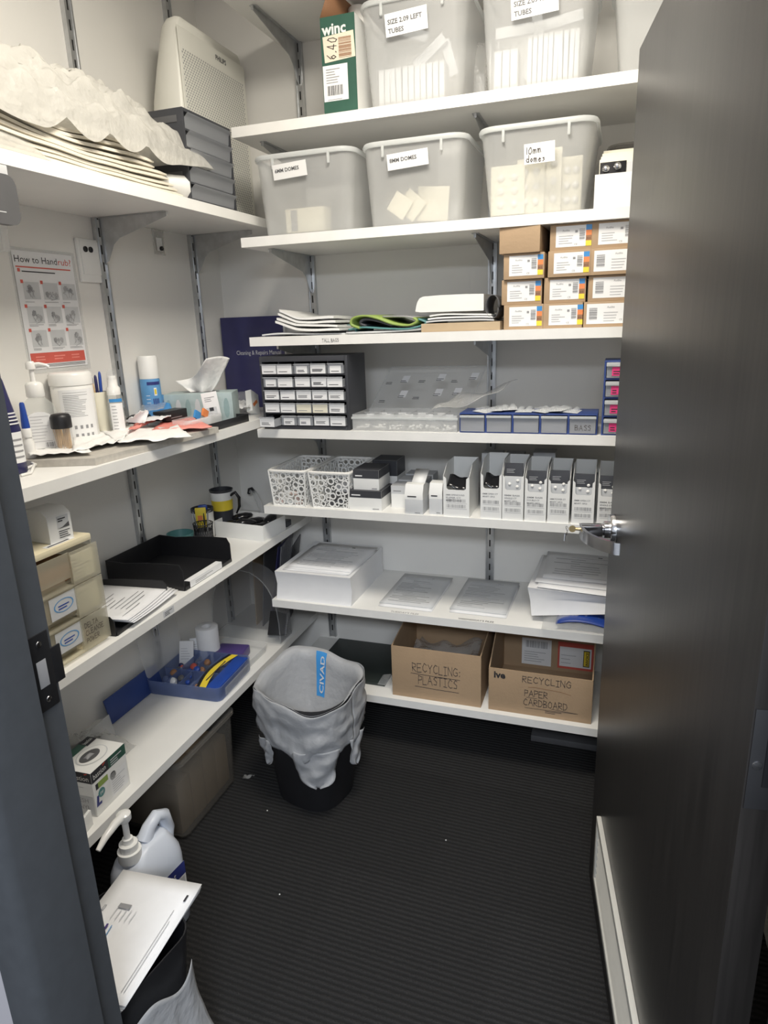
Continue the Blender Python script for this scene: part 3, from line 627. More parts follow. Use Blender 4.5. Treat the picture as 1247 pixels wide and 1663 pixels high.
for r in range(5):
    for c in range(5):
        pull = .05 if (r == 0 and c == 0) else rn.choice((0, .003, .006, .012))
        x0, z0 = .011+c*cw+.0025, .0155+r*chh; ww, hh = cw-.005, chh-.0105
        d = B(); y0 = -.004-pull
        d.box(x0, x0+ww, y0, y0+.0016, z0, z0+hh, 'drawerclear', .0004); d.box(x0, x0+ww, y0+.0016, y0+.10, z0, z0+.0012, 'drawerclear'); d.box(x0, x0+.0012, y0+.0016, y0+.10, z0+.0012, z0+hh*.8, 'drawerclear'); d.box(x0+ww-.0012, x0+ww, y0+.0016, y0+.10, z0+.0012, z0+hh*.8, 'drawerclear'); d.box(x0-.001, x0+ww+.001, y0-.008, y0, z0+hh-.003, z0+hh-.001, 'drawerclear', .0004)
        d = d.obj('drawer', t); l = B(); sm = rn.random() < .22; lw = ww*(.72 if sm else .97); lx = x0+(ww-lw)*.5; lh = hh*(.84 if not sm else .74)
        l.box(lx, lx+lw, y0-.0010, y0-.0003, z0+hh*.02, z0+hh*.02+lh, 'ivory' if (r == 1 and c in (2, 3)) else 'label')
        l.lines((lx+lw*.12, y0-.0014, z0+lh*.25), lw*.72, lh*.36, rn.choice((1, 1, 2, 3)), 'ink' if rn.random() < .4 else 'greyink', t=.0022, seed=r*7+c, ragged=.35)
        l.obj('label', d)
xa, xb = X(573, 700, 2.11), X(742, 702, 2.11); w = xb-xa; h = Z(660, 674, 2.11)-z4
t = thing('compartment_box', 'clear compartment box standing open, its labelled lid leaning back', 'storage box', (xa, 2.11, z4))
b = B(); dd = .17
b.box(0, w, 0, .0018, 0, h, 'frost', .0005); b.box(0, w, dd-.002, dd, 0, h, 'frost', .0005); b.box(0, .0018, .0018, dd-.002, 0, h, 'frost'); b.box(w-.0018, w, .0018, dd-.002, 0, h, 'frost'); b.box(0.002, w-.002, .002, dd-.002, 0, .002, 'frost')
for k in range(1, 6): b.box(k*w/6-.0006, k*w/6+.0006, .002, dd-.002, .002, h*.9, 'clear')
for k in range(1, 3): b.box(.002, w-.002, k*dd/3-.0006, k*dd/3+.0006, .002, h*.9, 'clear')
b.box(-.003, w+.003, -.003, 0, h*.72, h*.86, 'rimplastic', .0008); b.obj('tray', t)
lw0, ldx, ldy = w*.98, .045, .10; lz = Z(640, 596, 2.40)-z4-h
b = B(); o = Vector((.006, dd, h)); r = Vector((1, 0, 0)); u = Vector((.045, .115, lz)); u_ = u.normalized(); lh = u.length
b.poly([o, o+r*lw0, o+r*lw0+u, o+u], 'clear'); n_ = r.cross(u_)
for a, c_ in ((o, o+r*lw0), (o+r*lw0, o+r*lw0+u), (o+u, o+r*lw0+u), (o, o+u)): b.tube([a, c_], .0022, 'clear', 6)
for kx, kz, s_ in ((.25, .62, 1), (.44, .62, 0), (.62, .66, 1), (.78, .62, 0), (.95, .68, 1), (.30, .26, 1), (.46, .22, 0), (.66, .30, 1), (.85, .32, 1), (.1, .58, 0), (.12, .14, 0)):
    q = o+r*(lw0*kx-.022)+u_*(lh*kz)-n_*(-.0-.0006)*-1
    if s_: b.quad(q-Vector((0, .0015, 0)), r, u_, .026, .030, 'paper')
    b.lines(q-Vector((0.002, .002, -.0)), .026, .013, 2, 'ink', r, u_, .0024, int(kx*90), .3)
b.obj('lid', t, solid=.0)
rn = random.Random(4)
for k in range(6):
    b = B()
    for q in range(16): b.lathe([(.0035, 0), (.005, .003), (.003, .006)], 'whitegloss', (k*w/6+.008+rn.random()*(w/6-.016), .008+rn.random()*.04, .003+.010*rn.random()), 6)
    o = b.obj('ear_domes', None, (xa, 2.11, z4)); tag(o, 'loose white silicone domes filling a front cell of the clear compartment box', 'domes', 'domes in the front cells'); o['kind'] = 'stuff'
for k in range(9):
    tag(B().box(-.014, .014, -.0004, .0004, 0, .022, 'label').obj('cell_card', None, (xa+.03+.023*k*w/.235, 2.11+dd-(.035 if k % 2 else .07), z4+.022)), 'small white name card standing in a back cell of the clear box', 'card', 'name cards in the clear box')
b = B(); b.sheet(lambda u, v: (.20*u+.06*v, .12*v+.02*u, .012+.05*u*u+.035*v+.006*math.sin(9*u+7*v)), 14, 8, 'clearbag')
tag(b.obj('plastic_sleeve', None, (X(700, 672), 2.125, z4+h+.005), solid=.0008), 'crumpled clear plastic sleeve across the compartment box and blue drawers', 'plastic sleeve')
xa, xb = X(746, 702, 2.11), X(969, 704, 2.11); w = xb-xa; h = Z(760, 671, 2.11)-z4
t = thing('drawer_unit', 'low blue unit with five clear drawers in a row, one marked BASS', 'drawer unit', (xa, 2.11, z4))
b = B(); b.box(0, w, .002, .13, h-.004, h, 'drawerblue', .001); b.box(0, w, .002, .13, 0, .004, 'drawerblue', .001); b.box(0, w, .127, .13, .004, h-.004, 'drawerblue')
for k in range(6): b.box(max(0, k*w/5-.003), min(w, k*w/5+.003), .002, .127, .004, h-.004, 'drawerblue')
b.obj('unit_body', t)
for k in range(5):
    x0, x1_ = k*w/5+.0045, (k+1)*w/5-.0045; d = B()
    d.box(x0, x1_, -.004, -.002, .005, h-.006, 'drawerclear', .0005); d.box(x0, x1_, -.002, .11, .005, .0065, 'drawerclear'); d.box(x0, x0+.0015, -.002, .11, .0065, h-.012, 'drawerclear'); d.box(x1_-.0015, x1_, -.002, .11, .0065, h-.012, 'drawerclear'); d.box(x0-.001, x1_+.001, -.011, -.004, h-.013, h-.006, 'rimplastic', .001)
    if k == 4: d.hand('BASS', (x0+.016, -.0046, .014), .016, 'pen', wd=.0016, squash=.75)
    d = d.obj('drawer', t)
    tag(B().box(x0+.004, x1_-.004, .01, .09, .008, .008+(.016, .012, .022, .020, .012)[k], 'midgrey', .003).obj('blister_strip', None, (xa, 2.11, z4)), 'greyish packets lying inside the %s clear drawer of the low blue unit' % ('first', 'second', 'third', 'fourth', 'BASS')[k], 'packet')
bl = None; rn = random.Random(8)
for k in range(7):
    if bl is None:
        b = B(); b.box(-.026, .026, 0, .075, 0, .0012, 'greypaper', .0004)
        for i in range(2):
            for j in range(3): b.lathe([(.0105, .0012), (.0098, .007), (.007, .011), (.0005, .0125)], 'clear', (-.013+.026*i, .013+.025*j, 0), 12, False)
        bl = o = b.obj('blister_pack'); tag(o, 'clear domed blister pack lying on top of the low blue drawer unit', 'blister pack', 'blister packs on the blue unit')
    else: o = bl.copy(); COL.objects.link(o)
    o.location = (xa+.062+.031*k*w/.285, 2.112+rn.uniform(0, .03), z4+h+.002+(.0022*(k % 3))); o.rotation_euler = (.0, rn.uniform(-.08, .08), rn.uniform(-.6, .6))
xa = X(976, 695, 2.11); h = Z(978, 586, 2.11)-z4
t = thing('drawer_unit', 'blue tower of four clear drawers with pink tags at the door edge', 'drawer unit', (xa, 2.11, z4))
b = B(); b.box(0, .11, .002, .13, h-.006, h, 'drawerblue', .001); b.box(0, .005, .002, .13, 0, h-.006, 'drawerblue'); b.box(.105, .11, .002, .13, 0, h-.006, 'drawerblue'); b.box(.005, .105, .127, .13, 0, h-.006, 'drawerblue')
for k in range(4): b.box(.005, .105, .002, .127, k*h/4, k*h/4+.004, 'drawerblue')
b.obj('unit_body', t)
for k in range(4):
    d = B(); z0, z1_ = k*h/4+.006, (k+1)*h/4-.004
    d.box(.007, .103, -.003, -.001, z0, z1_, 'drawerclear', .0005); d.box(.007, .103, -.001, .11, z0, z0+.0015, 'drawerclear'); d.box(.006, .104, -.010, -.003, z1_-.012, z1_-.002, 'rimplastic', .001); d = d.obj('drawer', t)
    l = B(); l.box(.022, .052, -.0042, -.0034, z0+.006, z1_-.014, 'pink'); l.lines((.026, -.0046, z0+.01), .022, .014, 2, 'ink', t=.003, seed=k); l.obj('pink_tag', d)
# --- B5: perforated baskets, small boxes, dispenser boxes
z5 = ZB['B5']
def basket(label, xc, w, d, h):
    t = thing('plastic_basket', label, 'basket', (xc, YF, z5), 0, 'white perforated baskets')
    def wall(o, r, u, wb, wt, hh, seed):
        """packed rings as the open-work wall, in a trapezium"""
        rn = random.Random(seed); cs = []; b = B(); n = r.cross(u).normalized()
        for rad in (.0120, .0095, .0075, .0058, .0045, .0036):
            for _ in range(260):
                v = rn.uniform(rad+.003, hh-rad-.003); half = (wb+(wt-wb)*v/hh)/2; x = rn.uniform(-half+rad, half-rad)
                if all((x-a)**2+(v-c)**2 > (rad+q+.0006)**2 for a, c, q in cs): cs.append((x, v, rad))
        for x, v, q in cs:
            m = 12 if q > .006 else 9; c = o+r*x+u*v; ro, ri = q+.0014, q*.70
            A = [[b.bm.verts.new(c+(r*math.cos(2*PI*i/m)+u*math.sin(2*PI*i/m))*rr+n*k) for i in range(m)] for rr, k in ((ro, -.001), (ri, -.001), (ri, .001), (ro, .001))]
            for s_ in range(4):
                P, Q = A[s_], A[(s_+1) % 4]
                for i in range(m): b.face([P[i], P[(i+1) % m], Q[(i+1) % m], Q[i]], 'white')
        for a, c in (((-wb/2, 0), (-wt/2, hh)), ((wb/2, 0), (wt/2, hh)), ((-wb/2, .001), (wb/2, .001))): b.tube([o+r*a[0]+u*a[1], o+r*c[0]+u*c[1]], .003, 'white', 6)
        return b
    wt, dt = w*1.16, d*1.06; sl = (wt-w)/2; sd = (dt-d)/2
    U = lambda dx, dy: Vector((dx, dy, h)).normalized()
    hh = math.hypot(h, sd)
    wall(Vector((0, 0, 0)), Vector((1, 0, 0)), U(0, -sd), w, wt, hh, 1).obj('front_wall', t)
    wall(Vector((0, d, 0)), Vector((1, 0, 0)), U(0, sd), w, wt, hh, 2).obj('back_wall', t)
    wall(Vector((-w/2, d/2, 0)), Vector((0, 1, 0)), U(-sl, 0), d, dt, hh, 3).obj('side_wall', t)
    wall(Vector((w/2, d/2, 0)), Vector((0, 1, 0)), U(sl, 0), d, dt, hh, 4).obj('side_wall', t)
    b = B(); b.box(-w/2, w/2, 0, d, .0006, .003, 'white', .001); b.obj('base', t)
    b = B(); b.rings([rrect(wt+a, dt+a, .02, h+z, 5, 0, d/2) for a, z in ((-.008, -.004), (.010, -.006), (.012, .0), (.002, .004), (-.008, .003), (-.008, -.004))], 'whitegloss', False, False); b.obj('rim', t)
    return t
bx = []
for lab, l_, r_ in (('left-hand white perforated basket at the end of the basket shelf', 446, 496), ('right-hand white perforated basket beside the stacked black and white boxes', 509, 567)):
    xa, xb = X(l_, 824), X(r_, 827); bx.append(((xa+xb)/2, xb-xa)); basket(lab, (xa+xb)/2, min(xb-xa, .135), .26, .132)
rn = random.Random(3)
for k in range(10):
    o = B().box(-.012, .012, -.009, .009, 0, .013, 'white' if k % 3 else 'palepink', .003).obj('small_pack', None, (bx[0][0]-.045+.025*(k % 4), YF+.02+.03*(k//4), z5+.005+(.0 if k < 8 else .015)), rn.uniform(-1, 1)); tag(o, 'small white pack lying at the bottom of the left-hand basket' if k % 3 else 'small pinkish pack lying at the bottom of the left-hand basket', 'pack', 'small white packs in the left basket' if k % 3 else 'small pink packs in the left basket')
for k in range(3):
    o = B().box(-.04, .04, -.012, .012, 0, .02, 'darkgrey', .004).obj('dark_case', None, (bx[1][0], YF+.03+.05*k, z5+.005), .1); tag(o, 'dark case lying in the bottom of the right-hand basket', 'case', 'dark cases in the right basket')
tag(B().box(-.05, .05, -.03, .03, 0, .05, 'paper', .004).obj('white_box', None, (bx[1][0]-.0, YF+.20, z5+.005), .1), 'white box standing at the back of the right-hand basket', 'box')
def smallbox(name, label, x0, w, d, h, z, y=YF, top='white', body='white', rz=0, band=None, mark=True, group=None, fade=None):
    t = thing(name, label, 'box', (x0, y, z), rz, group)
    b = B(); b.box(0, w, 0, d, 0, h, body, .0008)
    if band: b.quad((0, -.0005, h*(1-band)), (1, 0, 0), (0, 0, 1), w, h*band, top); b.quad((w+.0005, 0, h*(1-band)), (0, 1, 0), (0, 0, 1), d, h*band, top); b.quad((0, 0, h+.0005), (1, 0, 0), (0, 1, 0), w, d, top)
    if mark: b.lines((w*.08, -.001, h*(1-(band or .3))+h*.10), w*.28, h*.12, 1, 'label' if band and top != 'greypaper' else 'greyink', t=.004, ragged=.1); b.lines((w*.72, -.001, h*.06), w*.2, h*.06, 1, 'greyink', t=.003, ragged=.1)
    b.obj('box_body', t); return t
xa, xb = X(566, 827), X(620, 829); hA = Z(590, 797)-z5
smallbox('device_box', 'black-topped white box, lower of the two beside the right-hand basket', xa+.004, xb-xa-.004, .12, hA, z5, band=.36, top='charcoal')
xa2, xb2 = X(571, 795), X(614, 797)
smallbox('device_box', 'black-topped white box, upper of the two beside the right-hand basket', xa2+.004, .095, .12, Z(590, 764)-z5-hA-.002, z5+hA+.0008, y=YF+.01, band=.42, top='charcoal')
smallbox('device_box', 'black-topped white box at the back behind the stacked pair', xa2+.02, .095, .10, .145, z5, y=YF+.17, band=.4, top='charcoal', mark=False)
xa = X(622, 812)+.012
for k in range(3): smallbox('device_box', ('front', 'middle', 'rear')[k]+' one of three wide pale grey boxes right of the black-topped pair', xa+.004*k, .105, .072, .080+.004*k, z5, y=YF+.055+.078*k, band=.36, top='greypaper', mark=k == 0)
tag(B().box(0, .03, 0, .03, 0, .022, 'charcoal', .001).obj('black_block', None, (xa+.035, YF+.33, z5)), 'small black block behind the pale grey boxes against the wall', 'block')
def opened(label, x0, w, d, h, y, flap):
    t = thing('battery_box', label, 'box', (x0, y, z5), .0)
    b = B(); b.box(0, w, 0, d, 0, h*.5, 'greypaper', .0006); b.prism([(0, h*.5), (d, h*.5), (d, h*.80), (d*.35, h), (.014, h*.98), (0, h*.70)], w, 'white', 'x', 0)
    b.lines((w*.15, -.001, h*.58), w*.5, h*.03, 1, 'ink', t=.004, ragged=.1); b.lines((w*.55, -.001, h*.04), w*.3, h*.03, 1, 'greyink', t=.003, ragged=.1); b.obj('box_body', t)
    if flap: b = B(); b.poly([(w*.25, d*.3, h), (w, d*.3, h), (w, d*.85, h+.035), (w*.25, d*.85, h+.035)], 'white'); b.obj('top_flap', t, solid=.001)
xa, xb = X(657, 833, 2.10), X(686, 834, 2.10); opened('white and grey box with raised flap in front of the pale grey boxes', xa, xb-xa, .11, Z(675, 788, 2.1)-z5, 2.106, True)
xa, xb = X(697, 830, 2.12), X(719, 832, 2.12); opened('narrow white box between the flapped box and the near-empty dispenser', xa, xb-xa-.002, .14, Z(708, 785, 2.12)-z5, 2.12, False)
def dispenser(label, x0, w, h, y, fill, txt, zlines):
    """upright cardboard dispenser: cut-away front with a round-cornered window, packs inside"""
    t = thing('dispenser_box', label, 'box', (x0, y, z5), 0, 'white upright dispenser boxes'); d = .16; hf = h*.80; hw = h*.535; e = w*.13; T = .0012
    b = B()
    N = 4; pts = [(0, 0), (w, 0), (w, hf), (w-e*.9, h*.755), (w-e, hw+.008)] + [(w-e-.008+.008*math.cos(-i*PI/2/N), hw+.008+.008*math.sin(-i*PI/2/N)) for i in range(1, N+1)] + [(e+.008-.008*math.sin(i*PI/2/N), hw+.008-.008*math.cos(i*PI/2/N)) for i in range(N)] + [(e, hw+.008), (e*.9, h*.755), (0, hf)]
    b.prism(pts, T, 'white', 'y', 0)
    side = [(T, 0), (d, 0), (d, h), (d*.36, h), (T, hf)]
    b.prism(side, T, 'white', 'x', 0); b.prism(side, T, 'white', 'x', w-T); b.box(T, w-T, d-T, d, 0, h, 'white'); b.box(T, w-T, T, d-T, 0, T, 'white')
    rn = random.Random(int(x0*999)); x = T; zt = h
    b.obj('box_body', t)
    b = B()
    for i, s in enumerate(txt): b.text(s, (w*.10, -.0006, hw-.020-.0095*i), .0072, 'greyink', width=w*(.72, .58, .6)[i], bold=.02)
    for q in zlines: b.bars((w*.12, -.0006, h*q), w*.76, .0115, 'greyink', n=26, seed=int(q*100)); b.lines((w*.12, -.0006, h*q-.004), w*.8, .003, 1, 'paleink', t=.0012, ragged=.1)
    b.obj('print', t)
    if fill:
        f = B(); ft = h*fill
        f.box(e*.5, w-e*.5, .012, .020, .01, ft, 'charcoal', .001); f.box(e*.6, w-e*.6, .0085, .012, hw-.012, ft-.042, 'greypaper', .0008); f.lines((e*1.3, .0115, ft-.03), w*.45, .015, 3, 'greypaper', t=.0012, seed=3)
        for dx, dz in ((.32, .018), (.70, .030), (.68, .010)): f.dome([(.0052, 0), (.0048, .002), (.003, .0036), (.0005, .0042)], 'whitegloss', (dx*w, .0085, hw+dz))
        tag(f.obj('dome_pack', None, (x0, y, z5)), 'dome pack with black header in the dispenser box '+label.replace('white upright dispenser box ', '').split(',')[0], 'pack')
    else:
        f = B(); f.sheet(lambda u, v: (e+(w-2*e)*u, .006+.05*v, hw-.004+.03*v+.014*(1-u)+.003*math.sin(9*u)), 8, 4, 'blackgloss'); tag(f.obj('black_pouch', None, (x0, y, z5), solid=.002), 'black glossy pouch low in the dispenser box '+label.replace('white upright dispenser box ', '').split(',')[0], 'pouch')
    return t
K1, K2, K3 = ['8MM OPEN CT', 'MINIFIT 10PCS'], ['8MM BASS', 'SINGLE CT', 'MINIFIT 10PCS'], ['6MM BASS', 'DOUBLE CT', 'MINIFIT 10PCS']
DI = [('white upright dispenser box standing apart, left of the row', 720, 762, 838, 752, 0, ['6MM OPENSOUND', 'SUPER CT', 'MINIFIT 10PCS'], (.29, .18)),
      ('white upright dispenser box first in the row, nearly empty', 780, 814, 843, 745, 0, K1, (.27, .15)),
      ('white upright dispenser box second in the row, packed to the top', 815, 849, 845, 748, .99, K2, (.27, .15)),
      ('white upright dispenser box third in the row, DOUBLE CT', 851, 886, 848, 752, .90, K3, (.27, .15)),
      ('white upright dispenser box fourth in the row, with layered pack tops', 888, 923, 851, 755, .94, ['6MM POWER CT', 'MINIFIT 10PCS'], (.30, .18)),
      ('white upright dispenser box fifth in the row, behind the lever handle', 927, 963, 855, 757, .90, K1, (.25, .13)),
      ('white upright dispenser box sixth in the row, cut off by the door', 968, 1003, 857, 760, .90, K2, (.27, .16))]
for lab, l_, r_, bt, tp, fl, tx, zl in DI:
    xa, xb = X(l_, bt, 2.106), X(r_, bt, 2.106); dispenser(lab, xa, xb-xa, Z(l_+8, tp, 2.15)-z5, 2.106, fl, tx, zl)
for k, (l_, r_, tp) in enumerate(((783, 815, 735), (820, 850, 737), (866, 902, 734))):
    xa, xb = X(l_, 745, 2.3), X(r_, 745, 2.3)
    smallbox('device_box', ('pale box behind the first dispenser box of the row', 'pale box behind the second dispenser box of the row', 'pale box behind the gap of the third and fourth dispenser boxes')[k], xa, xb-xa, .07, Z(l_+10, tp, 2.3)-z5, z5, y=2.29, body='greypaper', mark=False)
o = B(); o.box(0, .11, 0, .02, 0, .155, 'white', .001); o.quad((.02, -.001, .06), (1, 0, 0), (0, 0, 1), .07, .08, 'charcoal'); o = o.obj('device_box', None, (X(915, 745, 2.3), 2.32, z5)); o.rotation_euler = (0, .18, 0); tag(o, 'tilted white box with black panel behind the fifth dispenser box', 'box')
# --- B6: paper packs and sheets
z6 = ZB['B6']
def bagpack(label, x0, y0, w, d, h, rz, left_gusset, hr=1):
    t = thing('paper_pack', label, 'paper pack', (x0, y0, z6), rz)
    b = B(); g = .014; n = 5
    # folded paper bag lying flat: end folds meet in a V on the front
    V = {k: b.bm.verts.new(p) for k, p in dict(a=(0, 0, 0), b=(w, 0, 0), c=(w, 0, h*hr), d=(0, 0, h), m0=(0, g, h*.5), m1=(w, g, h*.5*hr), e=(w, d, 0), f=(w, d, h*hr), i=(0, d, 0), j=(0, d, h), me=(w-g*.3, d, h*.5*hr), mi=(.004, d, h*.5)).items()}
    vx = (w*.80, g*1.1, h*.5) if not left_gusset else (w*.24, g*1.1, h*.5); V['v'] = b.bm.verts.new(vx)
    F = lambda *k: b.face([V[q] for q in k], 'paper')
    if not left_gusset: F('a', 'b', 'v'); F('a', 'v', 'm0'); F('m0', 'v', 'd'); F('d', 'v', 'c'); F('b', 'm1', 'v'); F('m1', 'c', 'v')
    else: F('a', 'b', 'v'); F('b', 'm1', 'v'); F('m1', 'c', 'v'); F('c', 'd', 'v'); F('a', 'v', 'm0'); F('m0', 'v', 'd')
    F('b', 'e', 'me', 'm1'); F('m1', 'me', 'f', 'c'); F('a', 'm0', 'mi', 'i'); F('m0', 'd', 'j', 'mi'); F('d', 'c', 'f', 'j'); F('a', 'i', 'e', 'b'); F('i', 'mi', 'me', 'e'); F('mi', 'j', 'f', 'me')
    b.obj('pack_body', t); return t
def printed(label, loc, rz, w, d, rows, seed=1, tilt=0, dots=False, m='paper', group=None, curl=0, thick=.0006):
    b = B(); n = 8
    b.sheet(lambda u, v: (w*u, d*v, .0012+curl*(u-.5)**2*4), n, 6, m)
    rn = random.Random(seed)
    for i in range(rows):
        v = .10+.80*i/rows; xx = rn.choice((.10, .10, .12, .30)); ww = rn.uniform(.25, .75)
        b.quad((w*xx, d*v, .0024+curl*.5), (1, 0, 0), (0, 1, 0), w*min(ww, .88-xx), .0016, rn.choice(('greyink', 'paleink')))
    b.quad((w*.62, d*.88, .0024+curl*.6), (1, 0, 0), (0, 1, 0), w*.05, .005, 'ink' if dots else 'paleink')
    o = b.obj('paper_sheet', None, loc, rz, solid=thick); o.rotation_euler.x = tilt
    return tag(o, label, 'paper', group)
p0, p1 = az(449, 972, z6), az(572, 983, z6); w = p1.x-p0.x; h = Z(447, 928, p0.y)-z6
bagpack('thick white paper pack on the left end of the files shelf', p0.x, p0.y+.002, w, .37, h, .0, False)
for k, (a, dx, dy) in enumerate(((.0, .004, .02), (-.05, .012, .035), (-.03, .01, .05))):
    printed(('lowest', 'middle', 'topmost')[k]+' printed sheet lying on the thick left paper pack', (p0.x+.02+dx, p0.y+dy, z6+h+.001+.0022*k), a, w*.86, .29, 16 if k == 2 else 0, 3, dots=True)
for k, (a_, c_, nm) in enumerate((((612, 985), (712, 996), "TUESDAY'S FILES"), ((727, 995), (838, 1006), "WEDNESDAY'S FILES"))):
    p0, p1 = az(*a_, z6), az(*c_, z6)
    for q in range(2): printed(('printed sheet laid flat above the %s lettering' if q else 'blank sheet showing under the sheet above the %s lettering') % nm, (p0.x+.004-.004*q, p0.y+.004+.022*q, z6+.001+.0026*q), -.02, .205, .31, 17 if q else 0, 5+k, m='paper' if not q else 'greypaper')
p0, p1 = az(870, 993, z6), ay(980, 1000, 2.06); h = .062
t = thing('blue_bag', 'deep blue material in a clear bag squashed under the right paper pack', 'bag', (az(893, 1018, z6).x+.02, YB+.006, z6))
b = B(); b.sheet(lambda u, v: (.20*u, .30*v, .010+.040*max(0, math.sin(PI*min(1, u*1.05+.05)))**.5*math.sin(PI*(.16+.76*v))**.6+.002*math.sin(22*v+5*u)), 14, 16, 'deepblue'); b.obj('blue_roll', t, solid=.004)
b = B(); b.sheet(lambda u, v: (-.045+.26*u, -.024+.34*v, .004+.055*max(0, math.sin(PI*min(1, u*.98+.03)))**.6*math.sin(PI*(.06+.88*v))**.8+.004*noise.noise(Vector((u*14, v*14, 2)))), 26, 26, 'clear'); b.obj('bag_film', t, solid=.0008)
t = bagpack('white paper pack at the right end of the files shelf, raised on a blue bag', az(868, 990, z6).x-.0, 2.12, .33, .34, .104, .0, True, .45); t.rotation_euler = (.0, -.15, -.04); t.location.z += .022; t.location.y += .03
for k in range(3): o = printed(('lower', 'middle', 'upper')[k]+' printed sheet on the raised right-hand paper pack', (az(868, 990, z6).x+.015-.016*(k == 1)+.006*k, 2.13+.035*k, z6+.129+.004*k), -.05+.04*k, .30, .28, 10 if k == 2 else 0, 9, dots=True); o.rotation_euler.y = .03; o.location.y += .02
# --- B7: recycling cartons and dark board
z7 = ZB['B7']
def opencarton(label, x0, y0, w, d, hf, hb, rz=0):
    t = thing('recycling_carton', label, 'carton', (x0, y0, z7), rz, 'open recycling cartons'); T = .004; m = 'card'
    b = B(); b.box(0, w, 0, T, 0, hf, m, .001); b.box(0, w, d-T, d, 0, hb, m, .001)
    side = [(T, 0), (d-T, 0), (d-T, hb), (d*.82, hb-.004), (T, hf)]
    b.prism(side, T, m, 'x', 0); b.prism(side, T, m, 'x', w-T); b.box(T, w-T, T, d-T, 0, T, m); b.obj('carton_body', t); return t
xa, xb = X(640, 1126, 2.125), X(778, 1147, 2.125); w = xb-xa; hf = Z(634, 1048, 2.125)-z7
t = opencarton('open brown carton marked RECYCLING PLASTICS on the lowest back shelf', xa-.006, 2.125, w+.012, .33, hf, hf+.045, 0)
b = B(); b.hand('RECYCLING:', (w*.23+.006, -.0007, hf*.55), .034, 'pen', wd=.0030, width=w*.55); b.hand('PLASTICS', (w*.30+.006, -.0007, hf*.31), .034, 'pen', wd=.0030, width=w*.45)
for x0, x1_, z in ((.075, .26, hf*.505), (.09, .255, hf*.25)): b.stroke([(x0, z), ((x0+x1_)/2, z-.003), (x1_, z-.004)], (0, -.0007, 0), 1, .0022, 'pen')
b.obj('handwriting', t)
b = B()
b.sheet(lambda u, v: (.25*u, .22*v, .02*math.sin(5*u+3*v)+.03*noise.noise(Vector((u*4, v*4, 1)))), 14, 14, 'clearbag'); tag(b.obj('plastic_film', None, (xa+.04, 2.165, z7+hf-.085), solid=.0008), 'crumpled clear plastic lying inside the PLASTICS carton', 'plastic film')
xa, xb = X(793, 1146, 2.125), X(960, 1167, 2.125); w = xb-xa; hf = Z(796, 1084, 2.125)-z7
t = opencarton('open brown carton marked RECYCLING PAPER CARDBOARD beside the door', xa, 2.125, w, .34, hf, hf+.155, 0)
b = B(); b.text('ive', (.018, -.0007, hf-.036), .036, 'ink', bold=.035); b.hand('RECYCLING', (w*.335, -.0007, hf-.040), .024, 'pen', wd=.0024, width=w*.46); b.hand('PAPER', (w*.36, -.0007, hf*.45), .024, 'pen', wd=.0026, width=w*.22); b.hand('CARDBOARD', (w*.35, -.0007, hf*.24), .025, 'pen', wd=.0026, width=w*.42)
b.stroke([(.14, hf*.66), (.16, hf*.675), (.25, hf*.645), (.285, hf*.60)], (0, -.0007, 0), 1, .0016, 'brown'); b.stroke([(.13, hf*.17), (.20, hf*.175), (.31, hf*.19), (.22, hf*.22)], (0, -.0007, 0), 1, .0016, 'pen'); b.stroke([(.135, hf*.42), (.17, hf*.415)], (0, -.0007, 0), 1, .0016, 'pen'); b.lines((.20, -.0007, hf*.11), .06, .012, 2, 'pen', t=.0022)
b.obj('handwriting', t)
b = B(); yb_ = .34-.0047; b.quad((.075, yb_, hf-.150), (1, 0, 0), (0, 0, 1), .115, .115, 'label'); b.bars((.090, yb_-.0006, hf-.075), .085, .030, 'greyink', n=24); b.lines((.085, yb_-.0006, hf-.135), .09, .05, 5, 'greyink', t=.0018)
b.obj('address_label', t)
b = B(); b.quad((.215, yb_, hf-.150), (1, 0, 0), (0, 0, 1), .135, .115, 'redink'); b.quad((.222, yb_-.0006, hf-.140), (1, 0, 0), (0, 0, 1), .12, .085, 'label'); b.lines((.228, yb_-.0012, hf-.125), .06, .05, 3, 'greyink', t=.0016); b.quad((.312, yb_-.0012, hf-.133), (1, 0, 0), (0, 0, 1), .024, .07, 'ink'); b.quad((.3145, yb_-.0016, hf-.129), (1, 0, 0), (0, 0, 1), .019, .062, 'yellow'); b.text('INVOICE', (.3315, yb_-.002, hf-.126), .014, 'ink', (0, 0, 1), (-1, 0, 0), width=.056, bold=.03)
b.obj('invoice_pouch', t)
rn = random.Random(6)
for k in range(6):
    o = B().box(-.05, .05, -.04, .04, 0, .004, ('charcoal', 'darkgrey', 'ivory')[k % 3], .001).obj('scrap', None, (xa+.08+.04*k, 2.19+.015*(k % 3), z7+.012+.006*k), rn.uniform(-1, 1)); o.rotation_euler.x = rn.uniform(-.05, .05); tag(o, ('dark scrap card lying inside the PAPER CARDBOARD carton' if k % 3 < 2 else 'pale scrap card lying inside the PAPER CARDBOARD carton'), 'card', 'dark scraps in the paper carton' if k % 3 < 2 else 'pale scraps in the paper carton')
tag(B().box(-1.10, X(628, 1090, 2.2), 2.17, 2.49, z7+.0005, z7+.012, 'darkgreen', .002).obj('dark_board', None), 'dark green-black board lying flat left of the PLASTICS carton', 'board')
b = B(); b.prism([(0, 0), (.05, 0), (.045, .03), (.012, .022)], .04, 'clear', 'y', 0); tag(b.obj('plastic_clip', None, (X(612, 1098, 2.16), 2.16, z7+.0125)), 'small clear plastic bit beside the PLASTICS carton', 'plastic bit')
# ================================================================== LEFT WALL, shelf by shelf (local x runs along the wall, local y back to the wall)
def YX(px, py, x): return ax(px, py, x).y
